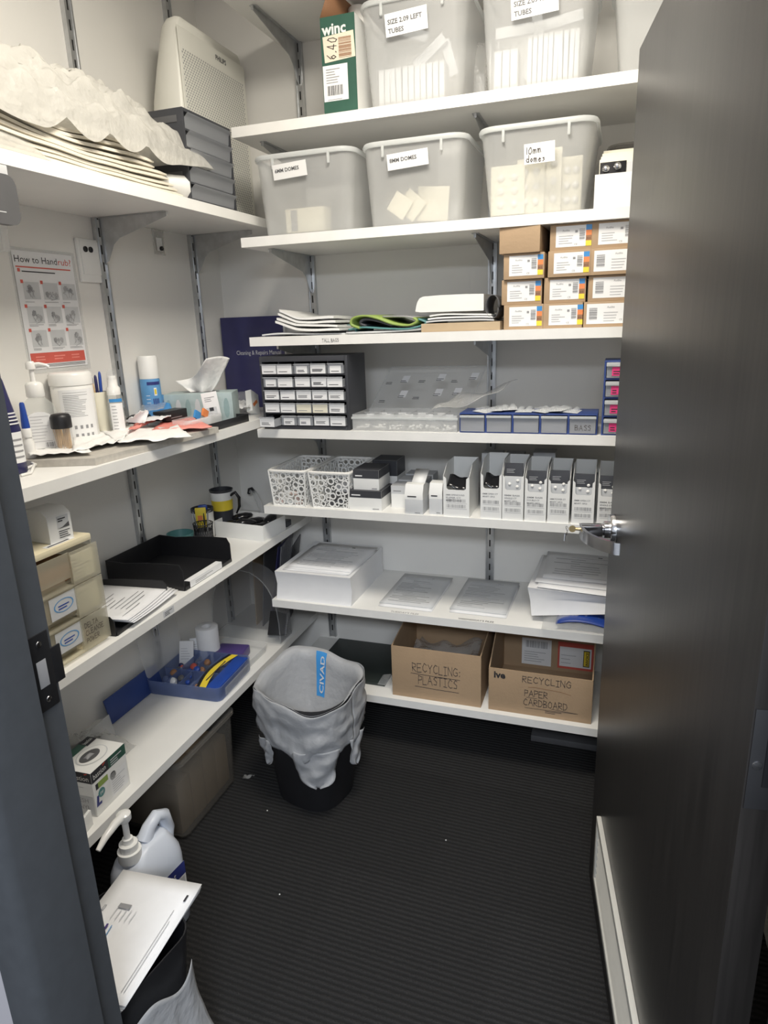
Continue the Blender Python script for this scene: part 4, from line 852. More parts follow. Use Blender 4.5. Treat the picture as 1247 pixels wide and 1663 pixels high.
# --- L1: bags, drawer tower, air purifier
l1 = ZL['L1']
def pillow(name, label, loc, w, d, h, m, seed, rz=LR, cat='plastic bag', amp=.02, n=26, tail=0, pw=.5, group=None, solid=0, droop=0):
    """closed lumpy soft body"""
    b = B(); o = Vector((seed*3.1, seed*1.7, 0))
    def hgt(u, v):
        e = max(0, math.sin(PI*u))**pw*max(0, math.sin(PI*v))**pw
        return e*h*(1+.25*noise.noise(Vector((u*3, v*3, 0))+o))-amp*1.5*e*abs(noise.noise(Vector((u*5, v*13, 4))+o))+amp*e*(noise.noise(Vector((u*9, v*9, 1))+o)+.6*noise.noise(Vector((u*21, v*21, 2))+o))
    top = [[None]*(n+1) for _ in range(n+1)]; bot = [[None]*(n+1) for _ in range(n+1)]
    for i in range(n+1):
        for j in range(n+1):
            u, v = i/n, j/n; wx = .03*noise.noise(Vector((u*5, v*5, 7))+o)
            top[i][j] = b.bm.verts.new((w*u+wx*w*.3, d*v+wx*.4*d, max(.002, hgt(u, v))-(droop*(1-v)**6*abs(noise.noise(Vector((u*6, 2, 9))+o))*math.sin(PI*u) if droop else 0))); 
            bot[i][j] = top[i][j] if i in (0, n) or j in (0, n) else b.bm.verts.new((w*u, d*v, 0))
    for i in range(n):
        for j in range(n): b.face([top[i][j], top[i+1][j], top[i+1][j+1], top[i][j+1]], m, True); b.face([bot[i][j], bot[i][j+1], bot[i+1][j+1], bot[i+1][j]], m, True)
    o = b.obj(name, None, loc, rz); return tag(o, label, cat, group)
ya, yb = 1.02, YX(292, 292, -1.22)
for k in range(9):
    e = yb-.005*k*(1 if k % 2 else .2)-.012*(k > 4)*(k-4)
    b = B(); L_ = e-ya-.03*k; n = 22; dd = .255; t_ = .0068
    def q(u, v, up, k=k, L_=L_):
        f = .006*math.sin(7*u+k*.22+3*v)*min(1, .3+k*.1)+.004*noise.noise(Vector((u*5, v*4, k*.18)))*min(1, k)
        lift = .10*max(0, .45-u)**1.5*k*.12
        rr = t_*.5*(1-(2*abs(up-.5))**0)
        return (L_*u, dd*v+.006*math.sin(k*2.1)*v, f+lift+(t_ if up else 0)*(1 if 0 < u < 1 else .5))
    vt = [[b.bm.verts.new(q(i/n, j/6, 1)) for j in range(7)] for i in range(n+1)]; vb = [[b.bm.verts.new(q(i/n, j/6, 0)) for j in range(7)] for i in range(n+1)]
    for i in range(n):
        for j in range(6): b.face([vt[i][j], vt[i+1][j], vt[i+1][j+1], vt[i][j+1]], 'calico', True); b.face([vb[i][j], vb[i][j+1], vb[i+1][j+1], vb[i+1][j]], 'calico', True)
        b.face([vt[i][0], vb[i][0], vb[i+1][0], vt[i+1][0]], 'calico'); b.face([vt[i][6], vt[i+1][6], vb[i+1][6], vb[i][6]], 'calico')
    for j in range(6): b.face([vt[0][j], vt[0][j+1], vb[0][j+1], vb[0][j]], 'calico'); b.face([vt[n][j], vb[n][j], vb[n][j+1], vt[n][j+1]], 'calico')
    o = b.obj('folded_bag', None, (-1.215-.003*(k % 3), ya+.015*k, l1+.002+.0105*k), LR)
    tag(o, 'cream white folded cloth bag in the flat pile on the top left shelf', 'folded bag', 'folded cloth bags in the pile')
y0b = 1.0; y1b = YX(318, 195, -1.25)
pillow('plastic_bag', 'large puffy white plastic bag bundle on top of the folded cloth bags', (-1.20, y0b, l1+.100), y1b-y0b, .30, .165, 'bagfilm', 2, amp=.055, n=84, pw=.40, droop=.10)
pillow('plastic_bag', 'small white plastic bag spilling at the near end of the cloth bag pile', (-1.212, 1.02, l1+.001), .30, .10, .10, 'bagfilm', 9, amp=.03, n=24, pw=.6)
b = B(); r0 = .034
b.rings([[(.09*k/3*1.0, .03+r*.9*math.cos(a_*PI/4+.39), .034+r*math.sin(a_*PI/4+.39)) for a_ in range(8)] for k, r in ((0, .022), (.8, .026), (3, .034))], 'whitegloss', True, False, False)
b.rings([[(.09, .03+r*.9*math.cos(a_*PI/4+.39), .034+r*math.sin(a_*PI/4+.39)) for a_ in range(8)] for r in (.034, .031)]+[[(.012, .03+.02*math.cos(a_*PI/4+.39), .034+.02*math.sin(a_*PI/4+.39)) for a_ in range(8)]], 'whitegloss', False, True, False)
tag(b.obj('white_cup', None, (-1.212, YX(283, 300, -1.22)-.02, l1+.001), LR), 'white plastic cup lying on its side between cloth bags and drawer tower', 'cup')
ya, yb = YX(316, 318, -1.215), YX(384, 330, -1.215); w = yb-ya; h = ax(302, 176, -1.215).z-l1; d = .125
t = thing('drawer_tower', 'dark grey tower of five clear drawers in front of the air purifier', 'drawer tower', (-1.215, ya-.02, l1), LR)
b = B(); w += .02
b.box(0, .008, 0, d, 0, h, 'charcoal', .002); b.box(w-.008, w, 0, d, 0, h, 'charcoal', .002); b.box(.008, w-.008, 0, d, h-.010, h, 'charcoal', .002); b.box(.008, w-.008, 0, d, 0, .006, 'charcoal', .001); b.box(.008, w-.008, d-.003, d, .006, h-.01, 'charcoal')
for k in range(1, 5): b.box(.008, w-.008, .004, d-.003, k*(h-.01)/5, k*(h-.01)/5+.004, 'charcoal')
for k in range(5): b.box(-.0016, 0, .02, d-.02, k*h/5+.012, k*h/5+.030, 'darkgrey', .0006)
b.obj('tower_body', t)
for k in range(5):
    z0 = k*(h-.01)/5+.006; hh = (h-.01)/5-.008; o = B()
    prof = [(-.012, hh*.98), (-.010, hh), (.001, hh*.72), (.004, hh*.1), (.006, 0), (.09, 0), (.09, .0014), (.0075, .0014), (.0055, hh*.1), (.0025, hh*.70), (-.010, hh*.96)]
    o.prism([(p[0], p[1]+z0) for p in prof], w-.022, 'drawerclear', 'x', .011); o.obj('drawer', t)
# air purifier
yA, yBp = YX(300, 130, -1.345), YX(400, 150, -1.345); hP = ax(345, 62, -1.345).z-l1; wP = yBp-yA
t = thing('air_purifier', 'tall white PHILIPS air purifier with perforated front in the shelf corner', 'air purifier', (-1.345, yA-.03, l1), LR)
wP += .03; DP = .185
def pring(z, k):
    # D-shaped plan: flat front, bulging sides
    s_ = 1-.10*(z/hP)**3; cx = wP/2; P = []
    for x, y in ((.0, .012), (.012, 0), (wP-.012, 0), (wP, .012)): P.append((cx+(x-cx)*s_, y, z))
    dz_ = .50+.50*math.sin(PI*(.16+.84*(1-z/hP)*.62+.0))**1.0 if z > hP*.4 else 1.0
    dz_ = 1-.45*max(0, (z/hP-.45)/.55)**1.6
    for i in range(1, 12):
        a = PI*i/12; bul = 1+.16*math.sin(PI*min(1, z/hP*.95+.08))
        P.append((cx+(wP/2)*s_*math.cos(a)*(1+.20*math.sin(a)**.5*(bul-1)*3), .012+DP*dz_*math.sin(a)**.8, z))
    return P
b = B(); zz = [0, .004, .05, .15, .25, .35, .45, hP-.05, hP-.015, hP]
rg = [pring(z, 0) for z in zz]; c = Vector((wP/2, DP*.3, 0))
rg[-1] = [tuple(Vector((c.x, c.y, p[2]))+(Vector(p)-Vector((c.x, c.y, p[2])))*.95) for p in rg[-1]]
b.rings(rg, 'purifier', True, True, True)
body = b.obj('purifier_body', t)
for p in body.data.polygons:
    if len(p.vertices) > 4: p.use_smooth = False
b = B()   # perforation pattern on the front grille
b.box(.012, wP-.012, -.004, -.0002, .012, hP-.03, 'purifier', .002)
g = .0125; nx = int((wP-.05)/g); nz = int((hP-.13)/g)
for i in range(nx):
    for j in range(nz*2):
        x = .026+g*(i+(.5 if j % 2 else 0)); z = .02+g*.62*j
        if z > hP-.085: continue
        r = .0030; b.poly([(x+r*math.cos(k*PI/3), -.0044, z+r*math.sin(k*PI/3)) for k in range(6)], 'midgrey')
b.text('PHILIPS', (wP*.52, -.0046, hP-.062), .021, 'darkgrey', bold=.03); b.obj('front_grille', t)
# under the top shelf
p0 = ax(0, 282, -1.19); yq = YX(37, 330, -1.19)
t = thing('hanging_device', 'dark grey rounded plate hanging under the near end of the top left shelf', 'device', (-1.20, yq-.16, 0), LR)
zt, zb_ = ax(20, 282, -1.2).z-.004, ax(25, 366, -1.2).z
b = B(); n = 6; r = .022; P = []
for qx, qz, a0 in ((.16-r, zt-r, 0), (r, zt-r, PI/2), (r, zb_+r, PI), (.16-r, zb_+r, 1.5*PI)):
    for i in range(n+1): a = a0+PI/2*i/n; P.append((qx+r*math.cos(a), qz+r*math.sin(a)))
b.prism(P, .018, 'darkgrey', 'y', 0); b.lines((.03, -.0006, zb_+.012), .10, .02, 2, 'greypaper', t=.002); b.obj('plate', t)
b = B(); b.box(.06, .15, .005, .03, zt-.005, l1-TH-.0005, 'greypaper', .003); b.obj('mounting_clip', t)
b = B(); b.prism([(0, 0), (.02, 0), (.02, .05), (.035, .085), (.02, .085), (0, .06)], .06, 'frost', 'y'); tag(b.obj('plastic_holder', None, (XW+.07, YX(2, 405, -1.5)-.02, ax(8, 410, -1.5).z), LR), 'clear plastic holder on the wall above the handrub poster', 'holder')
yq = YX(258, 390, -1.535)
t = thing('zip_bag', 'small clear zip bag with dark bead taped under the top left shelf', 'zip bag', (XW+.001, yq-.03, ax(258, 413, -1.53).z), LR)
hz_ = l1-TH-.002-t.location.z; b = B(); b.box(0, .06, -.004, -.0008, 0, .115, 'clearbag', .001); b.box(0, .06, -.0048, -.0004, .104, .109, 'rimplastic'); b.box(.014, .044, -.0056, -.0042, .012, .055, 'label'); b.obj('bag', t)
B().lathe([(.001, -.008), (.006, -.006), (.0085, 0), (.006, .006), (.001, .008)], 'blackgloss', (.032, -.010, .020), 12).obj('bead', t)
# poster and wall socket
a, c_, e_ = ax(17, 405, XW+.002), ax(115, 412, XW+.002), ax(49, 601, XW+.002)
pw_ = c_.y-a.y; ph = a.z-e_.z
t = thing('handrub_poster', 'How to Handrub? poster in a clear sleeve on the left wall', 'poster', (XW+.0012, a.y, e_.z-.0), LR)
b = B(); b.box(-.008, pw_+.012, -.0004, 0, -.012, ph+.008, 'clear'); b.obj('sleeve', t)
b = B(); b.quad((0, -.0008, 0), (1, 0, 0), (0, 0, 1), pw_, ph, 'paper'); e1, e2 = -.0012, -.0016
b.text('How to Hand', (.004, e1, ph*.905), ph*.080, 'ink', width=pw_*.70); b.text('rub?', (.004+pw_*.71, e1, ph*.905), ph*.080, 'redink', width=pw_*.235)
b.lines((.006, e1, ph*.862), pw_*.92, ph*.03, 1, 'redink', t=.0035, ragged=.05); b.quad((.010, e1, ph*.826), (1, 0, 0), (0, 0, 1), .009, .009, 'redink'); b.lines((.024, e1, ph*.826), pw_*.55, ph*.03, 1, 'ink', t=.003, ragged=.05)
HANDP = [(0, 0), (-.05, .35), (-.30, .55), (-.26, .62), (-.04, .52), (-.08, .95), (0, .98), (.06, .60), (.10, 1.05), (.18, 1.05), (.18, .60), (.26, 1.0), (.33, .97), (.28, .56), (.38, .82), (.44, .78), (.36, .40), (.26, 0)]
def cell(x, z, w, h, k):
    b.quad((x, e1, z), (1, 0, 0), (0, 0, 1), w, h, 'greypaper'); rn = random.Random(k)
    b.quad((x-.006, e2, z+h-.004), (1, 0, 0), (0, 0, 1), .009, .009, 'redink')
    for q in range(2):
        aa = rn.uniform(-.9, .9)+(0.5 if q else -.5); s_ = h*rn.uniform(.55, .7); ca, sa = math.cos(aa), math.sin(aa); fx = -1 if q else 1
        pts = [(fx*px*ca-py*sa, fx*px*sa+py*ca) for px, py in HANDP]; ox = x+w*(.42+.22*q)-s_*.1; oz = z+h*.12
        b.stroke(pts, (ox, e2-.0003*q, oz), s_, .0011, 'greyink')
for r in range(3):
    for c in range(3): cell(pw_*(.09+.315*c), ph*(.60-.205*r), pw_*.26, ph*.145, r*3+c); b.lines((pw_*(.09+.315*c), e1, ph*(.575-.205*r)), pw_*.25, ph*.022, 2 if r else 1, 'greyink', t=.0013, seed=r+c)
b.quad((.004, e1, ph*.045), (1, 0, 0), (0, 0, 1), pw_*.95, ph*.095, 'redink')
for c in range(3): b.lines((pw_*(.10+.31*c), e2, ph*.075), pw_*.2, ph*.05, 2, 'coral', t=.003, seed=c, ragged=.3)
for q in range(4): b.quad((.008, e2, ph*(.035-.007*q)), (1, 0, 0), (0, 0, 1), pw_*.92, .0009, 'greyink')
b.obj('print', t)
ya, yb = YX(121, 400, XW), YX(160, 420, XW); z0, z1_ = ax(132, 458, XW).z, ax(118, 386, XW).z
t = thing('wall_plate', 'cream wall plate with two black round sockets above the poster', 'wall plate', (XW+.001, ya, z0), LR)
B().box(0, yb-ya, -.009, 0, 0, z1_-z0, 'white', .002).obj('plate', t)
b = B(); b.box(.010, yb-ya-.010, -.0115, -.009, .022, z1_-z0-.006, 'white', .001); b.obj('cover', t)
for dx in (.028, .050): B().lathe([(.0085, 0), (.0085, .003), (.006, .0035), (.005, .001)], 'black', n=14).obj('socket', t, (dx, -.0115, z1_-z0-.030)).rotation_euler = (PI/2, 0, 0)
# --- L2: bench board with bottles
l2 = ZL['L2']; lb = l2+.019
b = B(); P = [(-1.222, 1.322), (-1.188, 1.835), (-1.525, 1.845), (-1.525, 1.225), (-1.40, 1.262)]
b.prism(P, .018, 'board', 'z', l2+.0006); tag(b.obj('bench_board', None), 'grey speckled bench board with cut corner on the handrub shelf', 'board')
def at_L(px, py, x): p = ax(px, py, x); return (p.x, p.y)
def wob(name, label, pts, z, m, cat, amp=.006, thick=.0012, rz=0, seed=1, group=None, rise=0):
    """a crumpled sheet over a four-cornered outline given in the shelf plane"""
    a, b_, c, d = [Vector((p[0], p[1], 0)) for p in pts]; q = B(); o = Vector((seed*2.3, seed, 0))
    def f(u, v):
        p = (a*(1-u)+b_*u)*(1-v)+(d*(1-u)+c*u)*v
        return (p.x, p.y, z+.004+rise*v+amp*(.9+noise.noise(Vector((u*4, v*4, 0))+o)+.5*noise.noise(Vector((u*9, v*9, 3))+o)))
    q.sheet(f, 18, 14, m); ob = q.obj(name, None, solid=thick); return tag(ob, label, cat, group)
def tz(px, py, z): p = az(px, py, z); return (p.x, p.y)
wob('paper_towel', 'white paper towel spread at the near corner of the bench board', [tz(50, 747, lb), tz(150, 740, lb), tz(122, 712, lb), (-1.46, 1.33)], lb, 'tissue', 'paper towel', .008, seed=3)
wob('paper_towel', 'crumpled white paper towel in front of the wipes canister', [tz(118, 742, lb), tz(202, 722, lb), tz(215, 704, lb), tz(122, 714, lb)], lb+.002, 'tissue', 'paper towel', .009, seed=5)
wob('paper_towel', 'white paper towel running along the board edge under the coral packet', [tz(195, 727, lb), tz(314, 717, lb), tz(290, 700, lb), tz(160, 704, lb)], lb+.003, 'tissue', 'paper towel', .008, seed=8)
# pump bottle of hand gel
def zt_(px, py, x, y): return CAM.z+ray((px, py)).z*(math.hypot(x, y)/math.hypot(ray((px, py)).x, ray((px, py)).y))
x, y = at_L(68, 700, -1.44); H = zt_(62, 586, x, y)-lb
t = thing('pump_bottle', 'clear hand gel pump bottle with white pump left of the wipes canister', 'pump bottle', (x, y, lb), LR-.75)
b = B(); hb = H*.62
b.rings([[(p[0], p[1]*1, z) for p in rrect(w, d, r, 0, 5)] and rrect(w, d, r, z, 5) for w, d, r, z in ((.080, .05, .02, 0), (.088, .055, .022, .006), (.088, .055, .022, hb*.68), (.078, .05, .022, hb*.84), (.046, .038, .018, hb*.95), (.030, .030, .0148, hb))], 'gel'); b.obj('bottle', t)
b = B(); b.rings([rrect(.083, .05, .02, .008), rrect(.083, .05, .02, hb*.60)], 'gel'); b.obj('gel', t)
b = B(); P = [(-.032+.064*i/8 if 0 else -.032*math.cos(PI*i/8), hb*.60+.020*math.sin(PI*i/8)) for i in range(9)]
b.poly([(-.032, -.0285, .012), (.032, -.0285, .012)]+[(p[0], -.0285, p[1]) for p in reversed(P)], 'label'); b.lines((-.024, -.029, .03), .048, hb*.5, 9, 'paleink', t=.0012); b.bars((.004, -.029, .015), .024, .012, 'greyink', n=12); b.obj('label', t)
b = B(); b.lathe([(.021, hb-.002), (.0225, hb+.002), (.0215, hb+.030), (.017, hb+.036), (.0065, hb+.038), (.006, H-.022), (.012, H-.020), (.012, H-.006), (.008, H)], 'whitegloss', n=20); b.tube([(0, 0, H-.010), (.02, -.004, H-.008), (.036, -.008, H-.012), (.042, -.009, H-.017)], [.006, .0055, .0045, .004], 'whitegloss'); b.obj('pump', t)
# wipes canister
x, y = at_L(126, 690, -1.478); H = zt_(120, 603, x, y)-lb
t = thing('wipes_canister', 'white wipes canister with printed instructions below the poster', 'canister', (x, y, lb), LR-.75)
R0 = .057
B().lathe([(R0-.004, 0), (R0, .004), (R0, H*.80), (R0-.003, H*.82)], 'whitegloss', n=40).obj('canister_body', t)
B().lathe([(R0+.0015, H*.815), (R0+.0015, H*.955), (R0-.003, H*.99), (R0-.008, H)], 'whitegloss', n=40).obj('lid', t)
def wrap(b, m, R, a0, a1, z0, z1_, n=10):
    b.sheet(lambda u, v: (R*math.sin(a0+(a1-a0)*u), -R*math.cos(a0+(a1-a0)*u), z0+(z1_-z0)*v), n, 1, m)
b = B(); wrap(b, 'label', R0+.0004, -.75, 1.0, .012, H*.76, 14)
rn = random.Random(2)
for k in range(15): a0 = -.55; wrap(b, 'greyink', R0+.0009, a0, a0+rn.uniform(.7, 1.2), H*(.70-.023*k)-.0 if k else H*.715, H*(.70-.023*k)+.0012 if k else H*.719, 6)
for r_ in range(2):
    for c in range(4): a0 = -.2+.26*c; wrap(b, 'greyink', R0+.0009, a0, a0+.12, H*(.20-.12*r_), H*(.25-.12*r_), 2)
b.obj('label', t)
# toothpick jar
x, y = at_L(103, 710, -1.375); H = zt_(102, 671, x, y)-lb-.006
t = thing('toothpick_jar', 'small jar of wooden toothpicks with black flip lid', 'jar', (x, y, lb+.006), LR)
B().lathe([(.021, 0), (.0235, .003), (.0235, H*.64)], 'clear', n=24, cap1=False).obj('jar', t)
B().lathe([(.0255, H*.60), (.026, H*.63), (.026, H*.90), (.022, H*.98), (.015, H)], 'black', n=24).obj('lid', t)
b = B(); rn = random.Random(1)
for k in range(44):
    a = rn.uniform(0, 2*PI); r = .019*math.sqrt(rn.random()); q = Vector((r*math.cos(a), r*math.sin(a), .002)); b.tube([q, q+Vector((rn.uniform(-.006, .006), rn.uniform(-.006, .006), H*.58))], .001, 'toothpick', 5)
o = b.obj('toothpicks', t); o['kind'] = 'stuff'
# dropper bottle with blue cap
x, y = at_L(46, 716, -1.40); H = zt_(40, 653, x, y)-lb
t = thing('dropper_bottle', 'small white dropper bottle with tall blue cap at the near end of the board', 'dropper bottle', (x, y, lb), LR)
B().lathe([(.012, 0), (.0135, .003), (.0135, H*.30), (.009, H*.36), (.009, H*.38)], 'whitegloss', n=20).obj('bottle', t)
B().lathe([(.0115, H*.38), (.0115, H*.53), (.0105, H*.54)], 'whitegloss', n=20).obj('collar', t); B().lathe([(.0098, H*.54), (.0098, H*.60), (.006, H*.97), (.004, H)], 'blue', n=20).obj('cap', t)
# dark oil bottle half hidden by the door frame
x, y = at_L(14, 700, -1.36); H = zt_(8, 612, x, y)-l2
t = thing('spray_bottle', 'dark blue bottle with white striped label half hidden by the door frame', 'bottle', (x, y-.004, l2+.001), LR-.75)
B().lathe([(.026, 0), (.029, .004), (.029, H*.46), (.024, H*.60), (.016, H*.80), (.010, H*.96), (.007, H)], 'navy', n=24).obj('bottle', t)
b = B(); wrap(b, 'label', .0296, -.5, 1.3, H*.12, H*.44, 8)
for k in range(4): wrap(b, 'greyink', .030, .0, 1.1, H*(.17+.06*k), H*(.19+.06*k), 5)
for k in range(4): wrap(b, 'label', .0285-.002*k+.0012, -.2, 1.3, H*(.52+.035*k), H*(.535+.035*k), 5)
b.obj('label', t)
# white cable loops and a blue cap at the board's near corner
b = B(); z = l2+.004
b.tube([tz(32, 745, z)+(z,), tz(48, 742, z)+(z+.016,), tz(58, 747, z)+(z+.014,), tz(58, 757, z)+(z+.004,), tz(40, 762, z)+(z,), tz(30, 766, z)+(z,)], .0035, 'whitegloss')
b.tube([tz(30, 756, z)+(z+.008,), tz(44, 754, z)+(z+.012,), tz(57, 758, z)+(z+.006,), tz(50, 768, z)+(z,), tz(34, 772, z)+(z,)], .0035, 'whitegloss')
tag(b.obj('white_cable', None), 'white cable looped on the shelf by the cut corner of the board', 'cable')
b = B(); b.lathe([(.011, 0), (.0115, .002), (.010, .022), (.006, .024)], 'blue', n=18); p = az(40, 764, l2); tag(b.obj('blue_cap', None, (p.x-.02, p.y+.012, l2+.001)), 'small blue bottle cap on the shelf beside the white cable loop', 'stopper')
# pen cup
x, y = at_L(163, 690, -1.485); H = zt_(160, 636, x, y)-lb
t = thing('pen_cup', 'pale cup holding pens between wipes canister and spray bottle', 'cup', (x, y, lb), LR)
B().lathe([(.030, 0), (.031, .002), (.033, H), (.0315, H), (.029, .004)], 'ivory', n=28).obj('cup', t)
for k, (dx, dy, tx, ty, hh, m, lab) in enumerate(((-.018, .0, -.012, .0, .118, 'black', 'black pen leaning left in the pale pen cup'), (-.008, -.008, -.004, .004, .125, 'toothpick', 'wooden stick standing in the pale pen cup'), (.0, .012, .004, .004, .14, 'midgrey', 'grey tool handle standing in the pale pen cup'), (.012, .0, .010, .008, .142, 'navy', 'navy pen leaning right in the pale pen cup'), (.018, -.006, .016, .002, .15, 'blue', 'blue pen at the right side of the pale pen cup'))):
    b = B(); a = Vector((dx*.6, dy*.6, .005)); d = Vector((tx, ty, hh*1.22)); b.tube([a, a+d*.9, a+d*.97, a+d], [.0048, .0048, .004, .0015], m, 8); tag(b.obj('pen', None, (x, y, lb), LR), lab, 'pen')
# spray bottle
x, y = at_L(192, 690, -1.425); H = zt_(184, 600, x, y)-lb
t = thing('spray_bottle', 'small clear spray bottle with white sprayer and blue printed band', 'spray bottle', (x, y, lb), LR-.75)
hb = H*.62
B().lathe([(.022, 0), (.0245, .003), (.0245, hb*.93), (.020, hb)], 'gel', n=28).obj('bottle', t); B().lathe([(.0215, .004), (.0215, hb*.8)], 'gel', n=20).obj('liquid', t)
b = B(); wrap(b, 'label', .0249, -.8, .8, .010, hb*.80, 8); wrap(b, 'skyblue', .0252, -.8, .8, hb*.83, hb*.91, 8)
for k in range(8): wrap(b, 'greyink', .0253, -.6, -.6+.5+.05*(k % 3), hb*(.72-.08*k), hb*(.735-.08*k), 3)
b.obj('label', t)
b = B(); b.lathe([(.020, hb), (.020, hb+.020), (.0145, hb+.026), (.0135, hb+.045), (.0125, H-.02), (.0115, H-.018)], 'whitegloss', n=22); b.obj('sprayer', t)
B().lathe([(.0135, H-.035), (.0135, H-.012), (.008, H)], 'clear', n=18).obj('overcap', t)
# aerosol can
x, y = at_L(246, 640, -1.50); H = zt_(240, 578, x, y)-l2
t = thing('aerosol_can', 'blue and white aerosol can against the wall beside the tissue box', 'aerosol can', (x, y, l2+.0005), LR-.75)
R0 = .033; B().lathe([(R0-.002, 0), (R0, .003), (R0, H*.66), (R0-.004, H*.70)], 'bagblue', n=30).obj('can', t); B().lathe([(R0-.001, H*.685), (R0-.001, H*.97), (R0-.005, H)], 'white', n=30).obj('cap', t)
b = B(); wrap(b, 'label', R0+.0004, -.9, .9, .004, H*.12); wrap(b, 'lablue', R0+.0005, -.5, .9, H*.60, H*.645); wrap(b, 'label', R0+.0006, .12, .42, H*.45, H*.56); wrap(b, 'yellow', R0+.0009, .17, .37, H*.47, H*.54)
for k in range(4): wrap(b, 'lablue', R0+.0006, -.05+.17*k, .05+.17*k, H*.33, H*.41, 3)
for k in range(5): wrap(b, 'label', R0+.0006, -.7, -.3, H*(.25+.05*k), H*(.257+.05*k), 3)
b.obj('label', t)
# tissue box with a pulled tissue
pa, pb = ax(272, 668, -1.42), ax(376, 668, -1.42); w = .235; H = zt_(280, 626, -1.40, 2.05)-l2
y0t = YX(277, 660, -1.40)
t = thing('tissue_box', 'pale blue-green tissue box with a white tissue pulled up', 'tissue box', (-1.472, 1.955, l2+.0005), .36)
H = .105
b = B(); b.box(0, w, 0, .12, 0, H, 'tissuebox', .002)
for k in range(7): b.poly([(.015+.033*k+.010*math.cos(i*PI/5), -.0006, H*.5+H*.34*math.sin(i*PI/5)) for i in range(10)], 'greypaper' if k % 2 else 'leafgreen')
b.poly([(w/2+.065*math.cos(i*PI/10), .06+.022*math.sin(i*PI/10), H+.0006) for i in range(20)], 'darkgrey'); b.obj('box', t)
b = B()
def tf(u, v):
    s_ = u-.5; f = .040*math.sin(2.2*PI*u+.4)*(.25+v)+.006*math.sin(9*u+5*v)
    return (w*.50+s_*(.055+.135*v**.7)+.012*v, .06+f*.8-.02*v*v, H-.004+v*(.122-.115*abs(s_-.16)-.03*math.sin(5*u))+.006*math.sin(7*u)*v)
b.sheet(tf, 36, 18, 'tissue'); b.obj('tissue', t, solid=.0008)
# clear box of packets in front of the tissue box
ya = YX(282, 685, -1.30)
ya += .02; t = thing('clear_bin', 'clear open bin of small packets in front of the tissue box', 'bin', (-1.250, ya, l2+.0005), LR)
b = B(); w = .175; H = .045
b.box(0, w, 0, .0016, 0, H, 'frost', .0005); b.box(0, w, .07, .0716, 0, H, 'clear'); b.box(0, .0016, .0016, .07, 0, H, 'frost'); b.box(w-.0016, w, .0016, .07, 0, H, 'frost'); b.box(.0016, w-.0016, .0016, .07, 0, .0016, 'frost'); b.obj('bin_body', t)
for k in range(7): tag(B().box(-.009, .009, -.022, .022, 0, .034, 'paper' if k % 2 else 'frost', .003).obj('packet', None, (-1.285, ya+.02+.021*k, l2+.003), .2*math.sin(k)), 'whitish packet standing in the clear bin before the tissue box', 'packet', 'packets in the clear bin')
o = B(); o.box(-.026, .026, -.001, .001, 0, .085, 'label', .0005); o.lines((-.018, -.0016, .055), .036, .018, 3, 'greyink', t=.002); o.quad((-.018, -.0016, .012), (1, 0, 0), (0, 0, 1), .034, .022, 'greypaper'); o.quad((-.008, -.0020, .022), (1, 0, 0), (0, 0, 1), .014, .012, 'ink'); o = o.obj('info_card', None, (-1.283, YX(346, 665, -1.283), l2+.030), .6); o.rotation_euler.x = .0; o.rotation_euler.y = -.12; tag(o, 'white card with small print standing against the tissue box', 'card')
for k, (px, py, m, lab) in enumerate(((318, 655, 'skyblue', 'blue-topped small packet beside the white info card'), (331, 656, 'orange', 'orange small packet beside the white info card'))):
    p = ax(px, py, -1.283); o = B().box(-.016, .016, -.004, .004, -.012, .014, m, .003).obj('packet', None, (p.x, p.y, l2+.050), LR); o.rotation_euler.y = .5; tag(o, lab, 'packet')
# black tray at the far end
ya, yb = YX(345, 695, -1.225), 2.08
t = thing('black_tray', 'shallow black tray at the far end of the handrub shelf', 'tray', (-1.218, ya-.03, l2+.0005), LR)
b = B(); w = yb-ya+.03; d = .15; H = .026; b.box(0, w, 0, .003, 0, H, 'black', .001); b.box(0, w, d, d+.003, 0, H, 'black', .001); b.box(0, .003, .003, d, 0, H, 'black', .001); b.box(w-.003, w, .003, d, 0, H, 'black', .001); b.box(.003, w-.003, .003, d, 0, .003, 'black'); b.obj('tray', t)
o = B(); o.box(-.03, .03, -.012, .012, 0, .085, 'white', .001); o.quad((-.016, -.0125, .02), (.75, 0, .66), (-.66, 0, .75), .045, .012, 'orange'); o = o.obj('folded_carton', None, (-1.29, YX(415, 665, -1.28)-.0, l2+.004), LR); o.rotation_euler = (-.25, .45, LR); tag(o, 'white carton with orange mark tilted in the black tray', 'carton')
wob('paper_scrap', 'crumpled white and orange paper scrap at the near side of the tilted carton', [tz(378, 668, l2+.02), tz(408, 668, l2+.02), tz(398, 656, l2+.02), tz(380, 658, l2+.02)], l2+.022, 'paper', 'paper scrap', .01, seed=12)
tag(B().box(-.06, .06, -.03, .03, 0, .07, 'clear', .004).obj('clear_box', None, (-1.40, YX(392, 645, -1.40), l2+.001), LR), 'clear plastic box behind the tilted carton by the blue manual', 'box')
